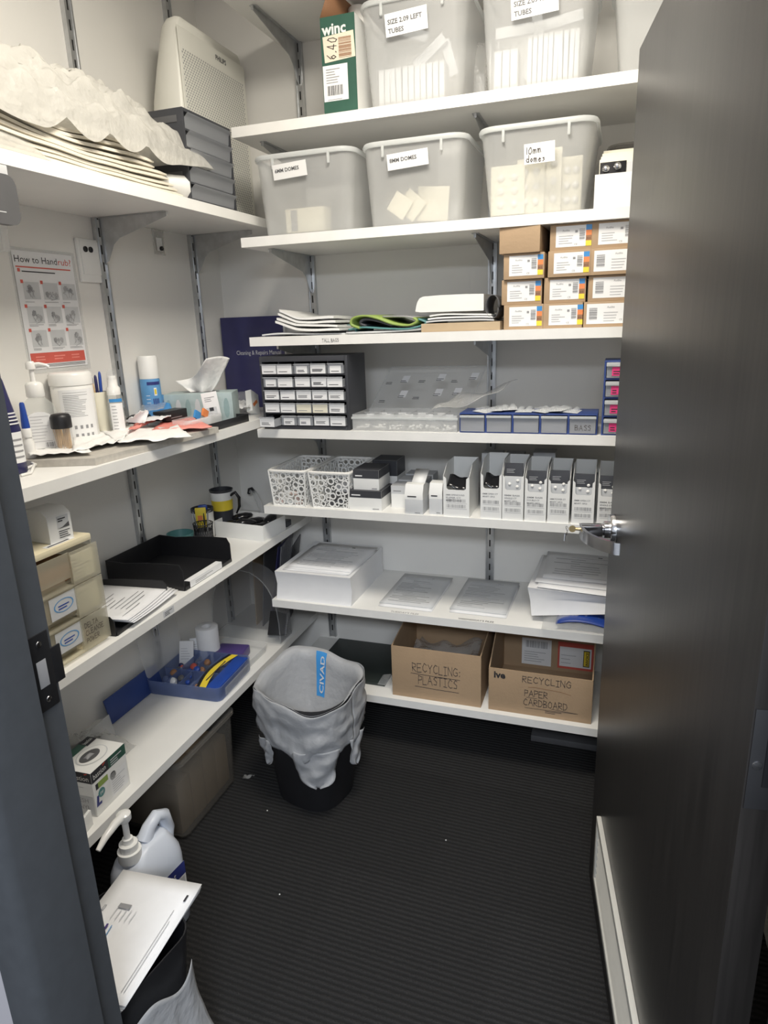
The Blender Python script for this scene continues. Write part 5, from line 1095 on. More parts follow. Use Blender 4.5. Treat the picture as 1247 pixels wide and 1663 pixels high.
# coral and blue packets, wallet, glasses case
wob('coral_packet', 'large coral pink packet at the front edge of the bench board', [tz(245, 708, lb), tz(345, 699, lb), tz(312, 684, lb), tz(262, 692, lb)], lb+.004, 'coral', 'packet', .004, .004, seed=20)
wob('coral_packet', 'coral pink packet lying behind the blue packet on the board', [(-1.33, YX(205, 670, -1.33)), tz(292, 676, lb), (-1.40, 1.86), (-1.42, YX(215, 660, -1.42))], lb+.012, 'coral', 'packet', .008, .004, seed=22)
b = B(); P_ = [tz(236, 697, lb), tz(285, 690, lb), tz(275, 676, lb), tz(240, 680, lb)]
wob('blue_packet', 'bright blue packet standing among the coral packets', P_, lb+.020, 'skyblue', 'packet', .004, .006, seed=25, rise=.048)
wob('clear_bag', 'crumpled clear bag lying over the bright blue packet', [tz(238, 684, lb), tz(275, 680, lb), (-1.36, 1.80), (-1.38, 1.70)], lb+.052, 'clearbag', 'plastic bag', .006, .001, seed=27)
wob('paper_strip', 'pale pink printed paper strip hanging forward over the paper towels', [tz(203, 703, lb), tz(238, 703, lb), (-1.36, YX(242, 668, -1.36)), (-1.36, YX(225, 668, -1.36))], lb+.020, 'paper', 'paper strip', .008, .001, seed=29, rise=.035)
b.bm.free()
x, y = at_L(222, 655, -1.42)
b = B(); b.rings([[(x_, r*.9*math.cos(a*PI/6), .018+r*.75*math.sin(a*PI/6)) for a in range(12)] for x_, r in ((-.055, .004), (-.048, .014), (-.02, .021), (.02, .020), (.048, .012), (.055, .003))], 'blackgloss'); o = b.obj('glasses_case', None, (x, y, lb+.018), LR); tag(o, 'black glossy oval case between spray bottle and aerosol can', 'case')
p = ax(290, 662, -1.36); o = B(); o.box(-.055, .055, 0, .05, 0, .030, 'black', .002); o.lines((-.03, -.0006, .006), .06, .012, 1, 'greyink', t=.002); tag(o.obj('black_box', None, (p.x, p.y-.015, lb+.018), LR-.05), 'flat black box lying before the tissue box left of the clear bin', 'box')
wob('white_wrapper', 'white wrapper lying over the black oval case and black box', [(-1.34, YX(228, 655, -1.34)), (-1.34, YX(275, 656, -1.34)), (-1.42, 1.92), (-1.43, 1.78)], lb+.026, 'paper', 'wrapper', .006, .001, seed=33)
# manual in the corner
xa, xb = ay(357, 516, 2.47).x, ay(461, 513, 2.47).x
t = thing('manual_binder', 'dark blue Cleaning & Repair Manual standing in the wall corner', 'manual', (XW+.012, 2.452, l2+.001))
b = B(); w = xb-XW-.012; H = ay(400, 515, 2.45).z-l2; b.box(0, w, 0, .022, 0, H, 'navy', .002); b.box(.004, w+.002, .003, .019, .004, H-.004, 'paper'); b.obj('binder_cover', t)
b = B(); q = ay(384, 577, 2.45); b.text('Cleaning & Repairs Manual', (q.x-XW-.012, -.0006, q.z-l2), .024, 'greypaper', width=w-(q.x-XW-.012)-.015); b.obj('title', t)
# --- L3: drawer unit, battery boxes, document trays, mugs
l3 = ZL['L3']
ya, yb = YX(60, 1000, -1.245)-.03, YX(172, 1034, -1.245); H = ax(150, 862, -1.245).z-l3; w = yb-ya
t = thing('drawer_unit', 'cream three-drawer unit with clear fronts behind the door frame', 'drawer unit', (-1.235, ya, l3), LR)
b = B(); d = .24
b.box(0, w, .004, d, H-.018, H, 'cream', .006); b.box(0, w, .004, d, 0, .010, 'cream', .003); b.box(0, .004, .004, d, .010, H-.018, 'cream'); b.box(w-.004, w, .008, d, .010, H-.018, 'creamclear'); b.box(.004, w-.004, d-.004, d, .010, H-.018, 'cream'); b.obj('unit_frame', t)
for k in range(3):
    z0, z1_ = .011+k*(H-.030)/3, .011+(k+1)*(H-.030)/3-.003; o = B(); sp = w*.60
    o.box(.002, sp, -.004, -.001, z0+.022, z1_, 'creamclear', .001); o.box(sp, w-.001, -.010, -.007, z0, z1_, 'creamclear', .001); o.box(sp-.002, sp, -.0095, -.001, z0, z1_, 'creamclear'); o.box(.002, sp-.002, -.0095, .02, z0, z0+.003, 'creamclear'); o.box(.002, sp-.002, .018, .020, z0+.003, z0+.022, 'creamclear'); o.box(.004, w-.006, .02, d-.02, z0, z0+.002, 'creamclear'); o.box(w-.006, w-.0045, -.007, d-.02, z0, z1_-.008, 'creamclear')
    o = o.obj('drawer', t)
    l = B()
    if k < 2:
        l.box(w*.24, w*.24+.085, -.0052, -.0044, z0+.026, z1_-.004, 'greypaper'); cx_ = w*.24+.042; zc = (z0+z1_)/2+.012
        l.bm.verts.ensure_lookup_table(); N = 18
        for i in range(N):
            a0, a1 = 2*PI*i/N, 2*PI*(i+1)/N; l.poly([(cx_+r_*1.9*math.cos(a), -.0058, zc+r_*math.sin(a)) for r_, a in ((.0165, a0), (.0165, a1), (.0145, a1), (.0145, a0))], 'bagblue')
        l.lines((cx_-.018, -.0058, zc-.008), .036, .014, 2, 'blue', t=.003, ragged=.3); l = l.obj('oval_label', o)
    else: l.bm.free()
    if k != 0:
        l = B(); l.box(sp+.008, w-.010, .0, .001, z0+.006, z1_-.012, 'ivory'); l.lines((sp+.012, -.0006, z0+.012), w*.25, z1_-z0-.03, 6, 'greyink', t=.0016, seed=k); l.obj('inner_card', o)
    else:
        l = B(); 
        for i, s in enumerate(('DELTA', 'CLEANSE', 'POWER')): l.hand('DELTA CLEANS POWER'.split()[i] if i != 1 else 'CLEANSE', (sp+.007, -.0106, z1_-.028-.020*i), .013, 'pen', wd=.0016, squash=.68)
        l.obj('handwriting', o)
    tag(B().box(.02, w-.03, .03, .20, 0, .03+.01*k, ('kraft', 'kraft', 'brown')[k], .002).obj('carton', None, (-1.235, ya, l3+z0+.003), LR), 'brown carton lying inside the %s clear drawer of the cream unit' % ('bottom', 'middle', 'top')[k], 'carton')
b = B(); b.box(w*.42, w*.80, .012, .03, H+.0003, H+.0008, 'paper'); b.hand('BATTERI', (w*.44, .014, H+.0012), .012, 'pen', u=(0, 1, 0), wd=.0016, squash=.7) if 0 else b.lines((w*.44, .015, H+.0012), w*.3, .01, 1, 'ink', u=(0, 1, 0), t=.006, ragged=.1); b.obj('top_label', t)
zt = l3+H+.001
def batt(label, y0, w, x, h, rz, lean):
    t = thing('battery_box', label, 'box', (x, y0, zt), rz)
    b = B(); d = .075
    b.prism([(0, 0), (d, 0), (d, h), (.018, h), (.0, h*.82)], w, 'white', 'x', 0)
    b.quad((w*.38, -.0006, h*.40), (1, 0, 0), (0, 0, 1), w*.5, h*.38, 'greypaper'); b.lines((w*.42, -.0012, h*.60), w*.35, h*.14, 2, 'ink', t=.003); b.poly([(w*.40, -.0012, h*.40), (w*.88, -.0012, h*.40), (w*.88, -.0012, h*.55), (w*.6, -.0012, h*.43)], 'darkgrey')
    b.lines((w*.40, -.001, h*.10), w*.5, h*.26, 4, 'ink', t=.0018, ragged=.3); b.obj('box_body', t)
y0 = YX(84, 862, -1.25); batt('white battery box with grey picture on the cream drawer unit, further from the door', y0+.002, .066, -1.262, .080, LR-.12, 0)
y0 = YX(45, 868, -1.22); batt('white battery box on the cream drawer unit, cut by the door frame', y0-.030, .050, -1.247, .074, LR-.1, 0)
# document trays: walls on three sides, open low lip to the front
def tray(label, x, y, w, d, z, h, rz):
    t = thing('document_tray', label, 'document tray', (x, y, z), rz); T = .003; b = B()
    b.box(0, w, 0, d, 0, T, 'black'); b.box(0, w, d-T, d, T, h*.9, 'black', .0008)
    side = [(0.0, T), (d-T, T), (d-T, h*.9), (d*.75, h*.86), (d*.5, h*.95), (d*.2, h), (.012, h), (0, h*.75)]
    b.prism(side, T, 'black', 'x', 0); b.prism(side, T, 'black', 'x', w-T); b.box(T, w-T, -.003, .0, 0, .012, 'black', .0008); b.obj('tray_body', t); return t
wq = YX(374, 900, -1.24)-YX(299, 950, -1.24)
zl = l3+.0006; t1 = tray('lower black document tray holding printed papers beside the cream drawer unit', -1.222, YX(212, 1012, -1.222)-.06, .265, .29, zl, .055, LR+.10)
yq = YX(212, 1012, -1.222)
for k in range(4):
    o = printed(('bottom', 'second', 'third', 'top')[k]+' printed sheet in the lower black document tray', (-1.205-.003*k, yq-.005-.004*k, zl+.012+.004*k), LR+.10+.02*k, .235, .29, 14 if k == 3 else 0, 40+k, curl=.004)
t2 = tray('upper black document tray with white label, empty', -1.228, YX(299, 952, -1.228), YX(373, 905, -1.228)-YX(299, 952, -1.228)+.01, .29, l3+.0006, .085, LR)
w = YX(373, 905, -1.228)-YX(299, 952, -1.228)
b = B(); b.box(w*.10, w*.78, -.0045, -.0032, .002, .022, 'label'); b.box(w*.10, w*.78, -.0045, .018, .0222, .0230, 'label'); b.lines((w*.2, -.0048, .007), w*.4, .01, 2, 'greyink', t=.0018); b.obj('paper_label', t2)
# white open box of black cases
A = az(430, 880, l3); Bq = az(463, 862, l3)
t = thing('white_carton', 'white open carton of black glossy cases near the wall corner', 'carton', (A.x-.004, A.y-.0, l3), 0)
b = B(); L1_, W1_, h = .225, .155, .062; T = .002      # long side runs back to the left wall
ex = Vector((-1, .10, 0)).normalized(); ey = Vector((.10, 1, 0)).normalized()
M_ = Matrix(((ex.x, ey.x, 0, 0), (ex.y, ey.y, 0, 0), (0, 0, 1, 0), (0, 0, 0, 1)))
for q in ((0, L1_, 0, T, 0, h), (0, L1_, W1_-T, W1_, 0, h), (0, T, T, W1_-T, 0, h), (L1_-T, L1_, T, W1_-T, 0, h), (T, L1_-T, T, W1_-T, 0, T)): b.box(*q, 'white', .0005, tr=M_)
b.obj('carton_body', t)
rn = random.Random(9)
for k in range(6):
    b = B(); b.rings([[(x_, r*math.cos(a*PI/6), r*.62*math.sin(a*PI/6)) for a in range(12)] for x_, r in ((-.042, .003), (-.038, .014), (-.018, .0225), (.014, .0225), (.036, .013), (.041, .003))], 'blackgloss')
    p = Vector((A.x, A.y, l3))+ex*(.045+.065*(k % 3))+ey*(.045+.065*(k//3)); o = b.obj('black_case', None, (p.x, p.y, l3+.042+.012*(k % 2)), 1.2+rn.uniform(-.5, .5)); o.rotation_euler.y = rn.uniform(-.25, .25); tag(o, 'black glossy oval case heaped in the white open carton', 'case', 'black cases in the white carton')
# mesh pen pot, mugs, green bowl
p = ax(322, 860, -1.455); t = thing('mesh_pot', 'black mesh pot of tools beside the upper document tray', 'pot', (p.x+.03, p.y-.01, l3))
b = B(); R0, h = .036, .085
for k in range(24): a = 2*PI*k/24; b.tube([(R0*math.cos(a), R0*math.sin(a), 0), (R0*math.cos(a+.8), R0*math.sin(a+.8), h)], .0009, 'black', 5); b.tube([(R0*math.cos(a), R0*math.sin(a), 0), (R0*math.cos(a-.8), R0*math.sin(a-.8), h)], .0009, 'black', 5)
for z in (0.002, h): b.tube([(R0*math.cos(2*PI*k/24), R0*math.sin(2*PI*k/24), z) for k in range(24)], .002, 'black', 6, True)
b.lathe([(R0, 0), (R0, .002)], 'black', n=20); b.lathe([(R0-.003, .002), (R0-.003, h*.7)], 'darkgrey', n=20, cap1=False); b.obj('mesh', t)
X0, Y0_ = p.x+.03, p.y-.01
for k, (dx, dy, tx, ty, hh, m, lab) in enumerate(((-.01, -.012, -.012, -.01, .13, 'chrome', 'silver tweezers leaning in the black mesh pot'), (.012, -.01, .006, -.004, .125, 'black', 'black tool handle in the black mesh pot'), (.005, .012, .015, 0, .135, 'midgrey', 'grey hooked tool in the black mesh pot'))):
    b = B(); a = Vector((dx, dy, .004)); d = Vector((tx, ty, hh)); b.tube([a, a+d*.6, a+d*.9, a+d+Vector((.012*(k == 2), 0, -.006*(k == 2)))], [.003, .003, .0025, .0015], m, 7); tag(b.obj('hand_tool', None, (X0, Y0_, l3)), lab, 'tool')
p = ax(312, 840, -1.475); t = thing('mug', 'white and dark mug holding yellow and blue packs behind the mesh pot', 'mug', (p.x-.005, p.y+.075, l3))
B().lathe([(.034, 0), (.039, .006), (.042, .118), (.0395, .118), (.036, .01)], 'white', n=28).obj('mug_body', t); B().lathe([(.0425, .105), (.0428, .119), (.039, .1195), (.039, .107)], 'charcoal', n=28, cap0=False, cap1=False).obj('rim_band', t)
pp = Vector((p.x-.005, p.y+.075, l3))
o = B(); o.box(-.02, .02, -.004, .004, .02, .135, 'yellow', .003); o.quad((-.012, -.0046, .085), (1, 0, 0), (0, 0, 1), .018, .02, 'orange'); o = o.obj('yellow_pack', None, (pp.x+.028, pp.y-.052, l3+.0), .5); tag(o, 'yellow pack with orange mark standing before the white and dark mug', 'pack')
o = B().box(-.018, .018, -.006, .006, .0, .05, 'blue', .008).obj('blue_pack', None, (pp.x+.012, pp.y-.012, l3+.085), .5); tag(o, 'blue pack top rising out of the white and dark mug', 'pack')
p = ax(352, 800, -1.475); t = thing('mug', 'yellow and white mug with black rim and handle by the corner', 'mug', (p.x+.02, p.y, l3))
h = ax(352, 797, -1.455).z-l3
B().lathe([(.032, 0), (.036, .006), (.040, h*.45)], 'white', n=28, cap1=False).obj('mug_base', t); B().lathe([(.040, h*.45), (.042, h*.76)], 'yellow', n=28, cap0=False, cap1=False).obj('yellow_band', t)
B().lathe([(.042, h*.76), (.0445, h*.95)], 'white', n=28, cap0=False, cap1=False).obj('upper_band', t); B().lathe([(.0445, h*.95), (.0465, h), (.043, h), (.038, .01), (.01, .006)], 'charcoal', n=28, cap0=False).obj('rim', t)
b = B(); b.tube([(.041, .0, h*.86), (.060, .006, h*.93), (.073, .01, h*.80), (.071, .01, h*.58), (.058, .006, h*.42)], [.006, .0065, .0065, .006, .004], 'blackgloss', 10); b.obj('handle', t)
p = ax(293, 858, -1.49); b = B(); b.lathe([(.02, 0), (.034, .006), (.046, .045), (.049, .062), (.046, .062), (.042, .043), (.03, .01)], 'teal', n=28); o = b.obj('green_bowl', None, (p.x+.004, p.y-.01, l3)); tag(o, 'small green bowl between wall rail and black mesh pot', 'bowl')
B_ = B(); B_.lathe([(.012, 0), (.016, .01), (.012, .03), (.002, .036)], 'white', n=14); tag(B_.obj('plastic_piece', None, (p.x+.004, p.y-.01, l3+.012)), 'white rounded piece lying inside the small green bowl', 'piece')
p = ax(415, 835, -1.42); b = B(); z = .0
b.tube([(0, 0, .004), (-.02, .01, .05), (-.045, .02, .088), (-.062, .028, .098), (-.072, .03, .085)], [.012, .012, .010, .008, .006], 'frost', 10); b.tube([(-.045, .02, .09), (-.060, .027, .103), (-.075, .032, .098), (-.080, .034, .078)], .007, 'black', 8)
tag(b.obj('hooked_tool', None, (p.x+.03, 2.42, l3+.012)), 'clear tool with a black hooked tip behind the white open carton', 'tool')
p = az(472, 850, l3); tag(B().box(0, .028, 0, .04, 0, .024, 'charcoal', .002).obj('black_block', None, (-1.245, 2.30, l3+.0005)), 'small black block on the shelf right of the white open carton', 'block')
# --- L4: organiser, glove box and clutter
l4 = ZL['L4']
pA, pB = az(358, 1141, l4), az(408, 1086, l4); fr = (pB-pA); w = fr.length; rz = math.atan2(fr.y, fr.x)
t = thing('organiser_case', 'blue organiser case with clear lid raised on the lowest left shelf', 'organiser case', (pA.x, pA.y, l4+.0006), rz)
d = .285; H = .052; b = B()
b.rings([rrect(w, d, .02, 0, 4, w/2, d/2), rrect(w+.006, d+.006, .022, .006, 4, w/2, d/2), rrect(w+.008, d+.008, .022, H, 4, w/2, d/2), rrect(w, d, .02, H, 4, w/2, d/2), rrect(w-.006, d-.006, .02, .004, 4, w/2, d/2)], 'blueclear', True, True, False)
b.box(.03, w-.03, -.012, -.004, .010, H-.012, 'clear', .003); b.obj('case_body', t)
b = B(); b.box(.006, w-.006, .006, .055, .034, .050, 'blue', .004); b.obj('front_compartment', t)
b = B()
for k in range(1, 4): b.box(.006, w-.006, .06+k*.052, .062+k*.052, .005, .046, 'blueclear')
b.box(w*.45, w*.46, .06, d-.006, .005, .045, 'blueclear'); b.obj('dividers', t)
b = B(); n = 12
for i in range(n):
    u0, u1 = i/n, (i+1)/n; f0, f1 = .055+.022*math.sin(PI*u0), .055+.022*math.sin(PI*u1)
    b.poly([(w*u0, f0-.005, .0512), (w*u1, f1-.005, .0512), (w*u1, f1+.020, .0512), (w*u0, f0+.020, .0512)], 'yellow'); b.poly([(w*u0, f0+.0205, .0512), (w*u1, f1+.0205, .0512), (w*u1, f1+.032, .0512), (w*u0, f0+.032, .0512)], 'black')
b.text('COLLAR BAND SYSTEMS', (w*.12, .070, .0518), .010, 'ink', (1, 0, 0), (0, 1, 0), width=w*.72, bold=.02) if 0 else b.lines((w*.18, .071, .0518), w*.6, .009, 1, 'ink', (1, 0, 0), (0, 1, 0), t=.005, ragged=.05)
b.obj('yellow_band', t)
b = B(); b.rings([rrect(w, .20, .02, z, 4, w/2, d+.10) for z in (0, .004)], 'frost', True, True, False)
lid = b.obj('lid', t, (0, 0, H)); 
for v in lid.data.vertices: 
    y_ = v.co.y-d; v.co.z += y_*.80; v.co.y = d-.006+y_*.13
rn = random.Random(21); mats_ = ('black', 'black', 'brown', 'navy', 'whitegloss', 'blue', 'blue', 'darkgrey', 'blueclear', 'redink')
cR = Matrix.Rotation(rz, 4, 'Z')
for k in range(30):
    q = cR @ Vector((rn.uniform(.02, w-.02), rn.uniform(.10, d-.03), 0)); m = rn.choice(mats_); s_ = rn.uniform(.006, .013)
    o = B().lathe([(s_*.5, 0), (s_, s_*.3), (s_, s_*1.1), (s_*.5, s_*1.5)], m, n=10).obj('small_part', None, (pA.x+q.x, pA.y+q.y, l4+.012+rn.uniform(0, .022))); o.rotation_euler.x = rn.uniform(0, 1.2)
    cn = dict(black='black', brown='brown', navy='navy blue', whitegloss='white', blue='bright blue', darkgrey='dark grey', blueclear='clear blue', redink='red')[m]
    tag(o, cn+' small round part lying in the blue organiser case', 'small part', cn+' parts in the organiser')
# glove box
pA, pB = az(159, 1327, l4), az(212, 1273, l4); fr = pB-pA; w = .235; rz = math.atan2(fr.y, fr.x); d = .122; H = zt_(157, 1254, pA.x, pA.y)-l4
w = fr.length+.0
t = thing('glove_box', 'white and dark green bastion vinyl glove box with oval opening', 'glove box', (pA.x, pA.y, l4+.0005), rz)
b = B(); b.box(0, w, 0, d, 0, H, 'white', .0008); e = -.0006
# front long face (local y=0)
b.quad((0, e, H*.76), (1, 0, 0), (0, 0, 1), w*.48, H*.24, 'ink'); b.quad((w*.48, e, H*.76), (1, 0, 0), (0, 0, 1), w*.52, H*.24, 'green'); b.text('bastion', (w*.04, e*2, H*.82), H*.17, 'white', width=w*.36); b.quad((w*.33, e*2, H*.945), (.8, 0, .3), (-.3, 0, .8), .012, .004, 'red'); b.lines((w*.54, e*2, H*.79), w*.36, H*.16, 3, 'greypaper', t=.003)
b.quad((w*.14, e, H*.56), (1, 0, 0), (0, 0, 1), w*.28, H*.13, 'lime'); b.quad((w*.07, e, H*.56), (1, 0, 0), (0, 0, 1), w*.07, H*.13, 'ink'); b.poly([(w*.20+.013*math.cos(k*PI/8), e, H*.43+.013*math.sin(k*PI/8)) for k in range(16)], 'teal'); b.text('PF', (w*.155, e*2, H*.385), .014, 'white'); b.text('L', (w*.02, e, H*.22), H*.28, 'lablue', bold=.06, shear=.2); b.poly([(w*.56+.012*math.cos(k*PI/8), e, H*.55+.012*math.sin(k*PI/8)) for k in range(16)], 'darkgrey'); b.quad((w*.45, e, H*.10), (1, 0, 0), (0, 0, 1), w*.5, H*.5, 'label'); b.lines((w*.5, e*2, H*.15), w*.42, H*.36, 7, 'paleink', t=.0016)
# near end face (local x=0): text runs towards the front edge
R1, U1 = Vector((0, -1, 0)), Vector((0, 0, 1)); o0 = lambda a, z: Vector((e, d*(1-a), H*z))
b.quad(o0(0, .76), R1, U1, d, H*.24, 'ink'); b.text('bastion', o0(.47, .81)+Vector((e, 0, 0)), H*.16, 'white', R1, U1, width=d*.46); b.quad(o0(.84, .945)+Vector((e, 0, 0)), R1*.8+U1*.3, U1*.8-R1*.3, .012, .004, 'red')
b.lines(o0(.1, .52), d*.7, H*.18, 3, 'paleink', R1, U1, t=.0012); b.quad(o0(.16, .03), R1, U1, d*.80, H*.42, 'greypaper'); b.text('FRESH', o0(.42, .30)+Vector((e, 0, 0)), H*.14, 'midgrey', R1, U1); b.text('VINYL', o0(.44, .14)+Vector((e, 0, 0)), H*.14, 'midgrey', R1, U1)
# top face
zt2 = H+.0008
b.quad((0, d*.78, zt2), (1, 0, 0), (0, 1, 0), w, d*.22, 'green'); b.quad((w*.72, d*.74, zt2+.0003), (1, 0, 0), (0, 1, 0), w*.28, d*.26, 'ink'); b.text('bastion', (w*.985, d*.80, zt2+.0008), .020, 'white', (0, 1, 0), (-1, 0, 0), width=d*.2) if 0 else b.text('bastion', (w*.74, d*.82, zt2+.0008), .018, 'white', (1, 0, 0), (0, 1, 0), width=w*.22)
for rr_, m in ((1.0, 'greypaper'), (.92, 'white')): b.poly([(w*.50+w*.34*rr_*math.cos(k*PI/14), d*.42+d*.30*rr_*math.sin(k*PI/14), zt2+.0004+(.0003 if m == 'white' else 0)) for k in range(28)], m)
b.poly([(w*.46+w*.24*math.cos(k*PI/12), d*.44+d*.17*math.sin(k*PI/12), zt2+.0011) for k in range(24)], 'darkgrey'); b.obj('box_body', t)
b = B(); b.sheet(lambda u, v: (w*(.34+.20*u), d*(.38+.13*v), zt2+.0012+.006*math.sin(PI*u)*math.sin(PI*v)), 8, 8, 'midgrey'); b.obj('glove_top', t, solid=.001)
p = az(136, 1325, l4); tag(B().box(-.004, .004, -.03, .03, 0, .045, 'white', .001).obj('small_box', None, (-1.225, pA.y-.055, l4+.0005), .2), 'small white box at the near end of the glove box', 'box')
# cables in a bag and clear tray piece
b = B(); rn = random.Random(12); c = Vector((-1.42, pA.y+.15, l4+.004)); pts = []
for k in range(60):
    a = k*.55; r = .055+.012*math.sin(k*.9); pts.append(c+Vector((r*.8*math.cos(a), r*1.2*math.sin(a), .006+.028*(.5+.5*math.sin(k*.37))+.0006*k)))
b.tube(pts, .0032, 'black', 6); tag(b.obj('black_cable', None), 'coiled black cable in a clear bag behind the glove box', 'cable')
pillow('clear_bag', 'clear bag around the coiled black cable behind the glove box', (-1.34, pA.y+.03, l4+.001), .26, .18, .095, 'clearbag', 14, amp=.03, n=22, solid=0)
b = B(); b.prism([(0, 0), (.10, 0), (.118, .09), (-.012, .09)], .003, 'frost', 'y', 0); b.box(-.008, .112, .003, .05, .082, .085, 'frost', .001); o = b.obj('clear_scoop', None, (-1.40, YX(150, 1185, -1.40), l4+.001), LR+.1); o.rotation_euler.x = -.35; tag(o, 'clear flared plastic scoop leaning behind the glove box', 'scoop')
b = B(); ya, yb = YX(178, 1165, -1.50), YX(258, 1080, -1.50); b.box(0, yb-ya, -.002, .002, 0, .085, 'drawerblue', .001); o = b.obj('blue_folder', None, (-1.495, ya, l4+.002), LR); o.rotation_euler.x = -.25; tag(o, 'blue flat folder leaning on the wall behind the organiser case', 'folder')
for k, (px, py) in enumerate(((219, 1148), (368, 1175))): pass
# roll, packets, purple case, clear tray, dome cover
H = .135
b = B(); b.lathe([(.040, 0), (.043, .002), (.043, H-.002), (.041, H), (.018, H), (.0175, H*.1)], 'paper', n=32, cap1=True); tag(b.obj('label_roll', None, (-1.435, YX(337, 1035, -1.435), l4+.001)), 'white upright label roll behind the organiser case', 'roll')
for k, (px, dy, h, lab) in enumerate(((296, 0, .10, 'white printed packet leaning left of the label roll'), (318, .0, .085, 'white printed packet standing in front of the label roll'), (338, .0, .095, 'clear and white packet at the foot of the label roll'))):
    b = B(); b.box(-.026, .026, -.004, .004, 0, h, 'paper' if k < 2 else 'frost', .002); b.lines((-.02, -.0046, h*.3), .04, h*.5, 5, 'paleink', t=.002, seed=k); o = b.obj('packet', None, (-1.475+.012*k, YX(px, 1030, -1.475+.012*k), l4+.010), LR+.25); o.rotation_euler = (-.15, .1-.12*k, .5); tag(o, lab, 'packet')
p1 = az(376, 1068, l4)
t = thing('clear_tray', 'shallow clear tray holding a purple case near the corner', 'tray', (-1.245, 1.90, l4+.0005), LR)
b = B(); b.rings([rrect(.21, .19, .02, 0, 4, .105, .095), rrect(.225, .205, .025, .030, 4, .105, .095), rrect(.219, .199, .023, .030, 4, .105, .095), rrect(.204, .184, .018, .003, 4, .105, .095)], 'clear', True, True, False); b.obj('tray_body', t)
b = B(); b.box(0, .085, 0, .12, 0, .034, 'purple', .005); b.box(.004, .081, .004, .116, .034, .036, 'purple', .001); tag(b.obj('purple_case', None, (-1.285, 1.985, l4+.005), LR+.15), 'flat purple case lying in the shallow clear tray', 'case')
# half-round clear cover standing on edge
yv = 2.17; b = B(); n = 22
def half(r, x): return [(x, 0, 0)]
P = [(.155*math.cos(PI*k/n), .30*math.sin(PI*k/n)**.62) for k in range(n+1)]
b.sheet(lambda u, v: (P[int(round(u*n))][0], .10*v, .004+P[int(round(u*n))][1]), n, 3, 'smoke'); b.poly([(p[0], .10, .004+p[1]) for p in P], 'smoke')
b.tube([(p[0], 0, .004+p[1]) for p in P], .0022, 'clear', 6); b.box(-.155, .155, 0, .10, .001, .003, 'clear')
tag(b.obj('clear_cover', None, (-1.372, yv, l4+.0005), .0), 'large half-round clear plastic cover standing near the wall corner', 'cover')
for k, (m, dy, lean, lab) in enumerate((('charcoal', .0, -.16, 'dark grey folder leaning in the corner, nearest the paper pack'), ('clearbag', -.02, -.13, 'clear plastic sleeve leaning over the dark corner folders'), ('navy', .02, -.18, 'navy folder leaning in the corner behind the dark grey one'), ('darkgrey', .04, -.10, 'grey folder at the back of the corner folders'), ('kraft', -.05, -.08, 'thin brown card edge standing left of the corner folders'))):
    b = B(); b.box(-.002, .002, 0, .19, 0, .37, m, .0008); o = b.obj('folder', None, (-1.245-.035*(k+.5) if k != 4 else -1.40, 2.285+.004*k, l4+.002), .25-.05*k); o.rotation_euler.y = -lean*(1 if k != 4 else .4); tag(o, lab, 'folder')
b = B()
for k in range(13): b.tube([(.006*math.cos(a*PI/5), .0075*k, .006+.006*math.sin(a*PI/5)) for a in range(10)], .0011, 'chrome', 5, True)
b.box(-.075, -.003, 0, .10, .003, .009, 'black', .001); o = b.obj('bound_booklet', None, (-1.222, 2.225, l4+.012)); o.rotation_euler = (.9, 0, .2); tag(o, 'black wire-bound booklet at the foot of the dark corner folders', 'booklet')
# --- FLOOR
# waste bin with liner
BX, BY = -.93, 1.83; HB = .435
t = thing('waste_bin', 'black waste bin in the shelf corner, largely covered by its liner', 'waste bin', (BX, BY, 0), -.22)
def srim(a, rx, ry, e=2.9):
    c, s = math.cos(a), math.sin(a); k = (abs(c)**e+abs(s)**e)**(-1/e); return Vector((c*k*rx, s*k*ry, 0))
def sring(rx, ry, z, n=48): return [tuple(srim(2*PI*i/n, rx, ry)+Vector((0, 0, z))) for i in range(n)]
b = B(); b.rings([sring(.120, .112, 0), sring(.165, .152, HB-.02), sring(.161, .148, HB-.02), sring(.116, .108, .006)], 'black'); b.obj('bin_body', t)
t = thing('bin_liner', 'white carrier bag lining the black waste bin, handles hanging down', 'plastic bag', (BX, BY, 0), -.22)
NU = 120; RXB, RYB = .176, .163
def top_z(a): return HB+.006+.022*math.cos(a-2.2)+.010*math.sin(3*a+.6)+.004*math.sin(8*a)
def fo(u, v):
    a = 2*PI*u; L = .175+.018*math.sin(4*a+1)+.010*math.sin(9*a)
    f = .05*noise.noise(Vector((3*math.cos(a), 3*math.sin(a), v*5)))+.035*noise.noise(Vector((9*math.cos(a), 9*math.sin(a), v*3)))*(.2+v)+.02*math.sin(v*9+2*math.cos(a))
    p = srim(a, RXB, RYB)*(1+.02*math.sin(PI*v)-.03*v+f*.8); return (p.x, p.y, top_z(a)-L*v)
def fi(u, v):
    a = 2*PI*u; f = .05*noise.noise(Vector((4*math.cos(a), 4*math.sin(a), v*3)))*v+.03*math.sin(6*a)*v
    p = srim(a, RXB, RYB)*((1-.115*min(1, v/.08)-.20*v-.42*v*v)*(1+f*.4-.02)); return (p.x, p.y, top_z(a)+.004*math.sin(PI*min(1, v*12))-.30*v)
b = B(); b.sheet(fo, NU, 26, 'binbag'); b.obj('liner_skirt', t, solid=.0006)
b = B(); b.sheet(fi, NU, 20, 'binbag'); b.obj('liner_inside', t, solid=.0006)
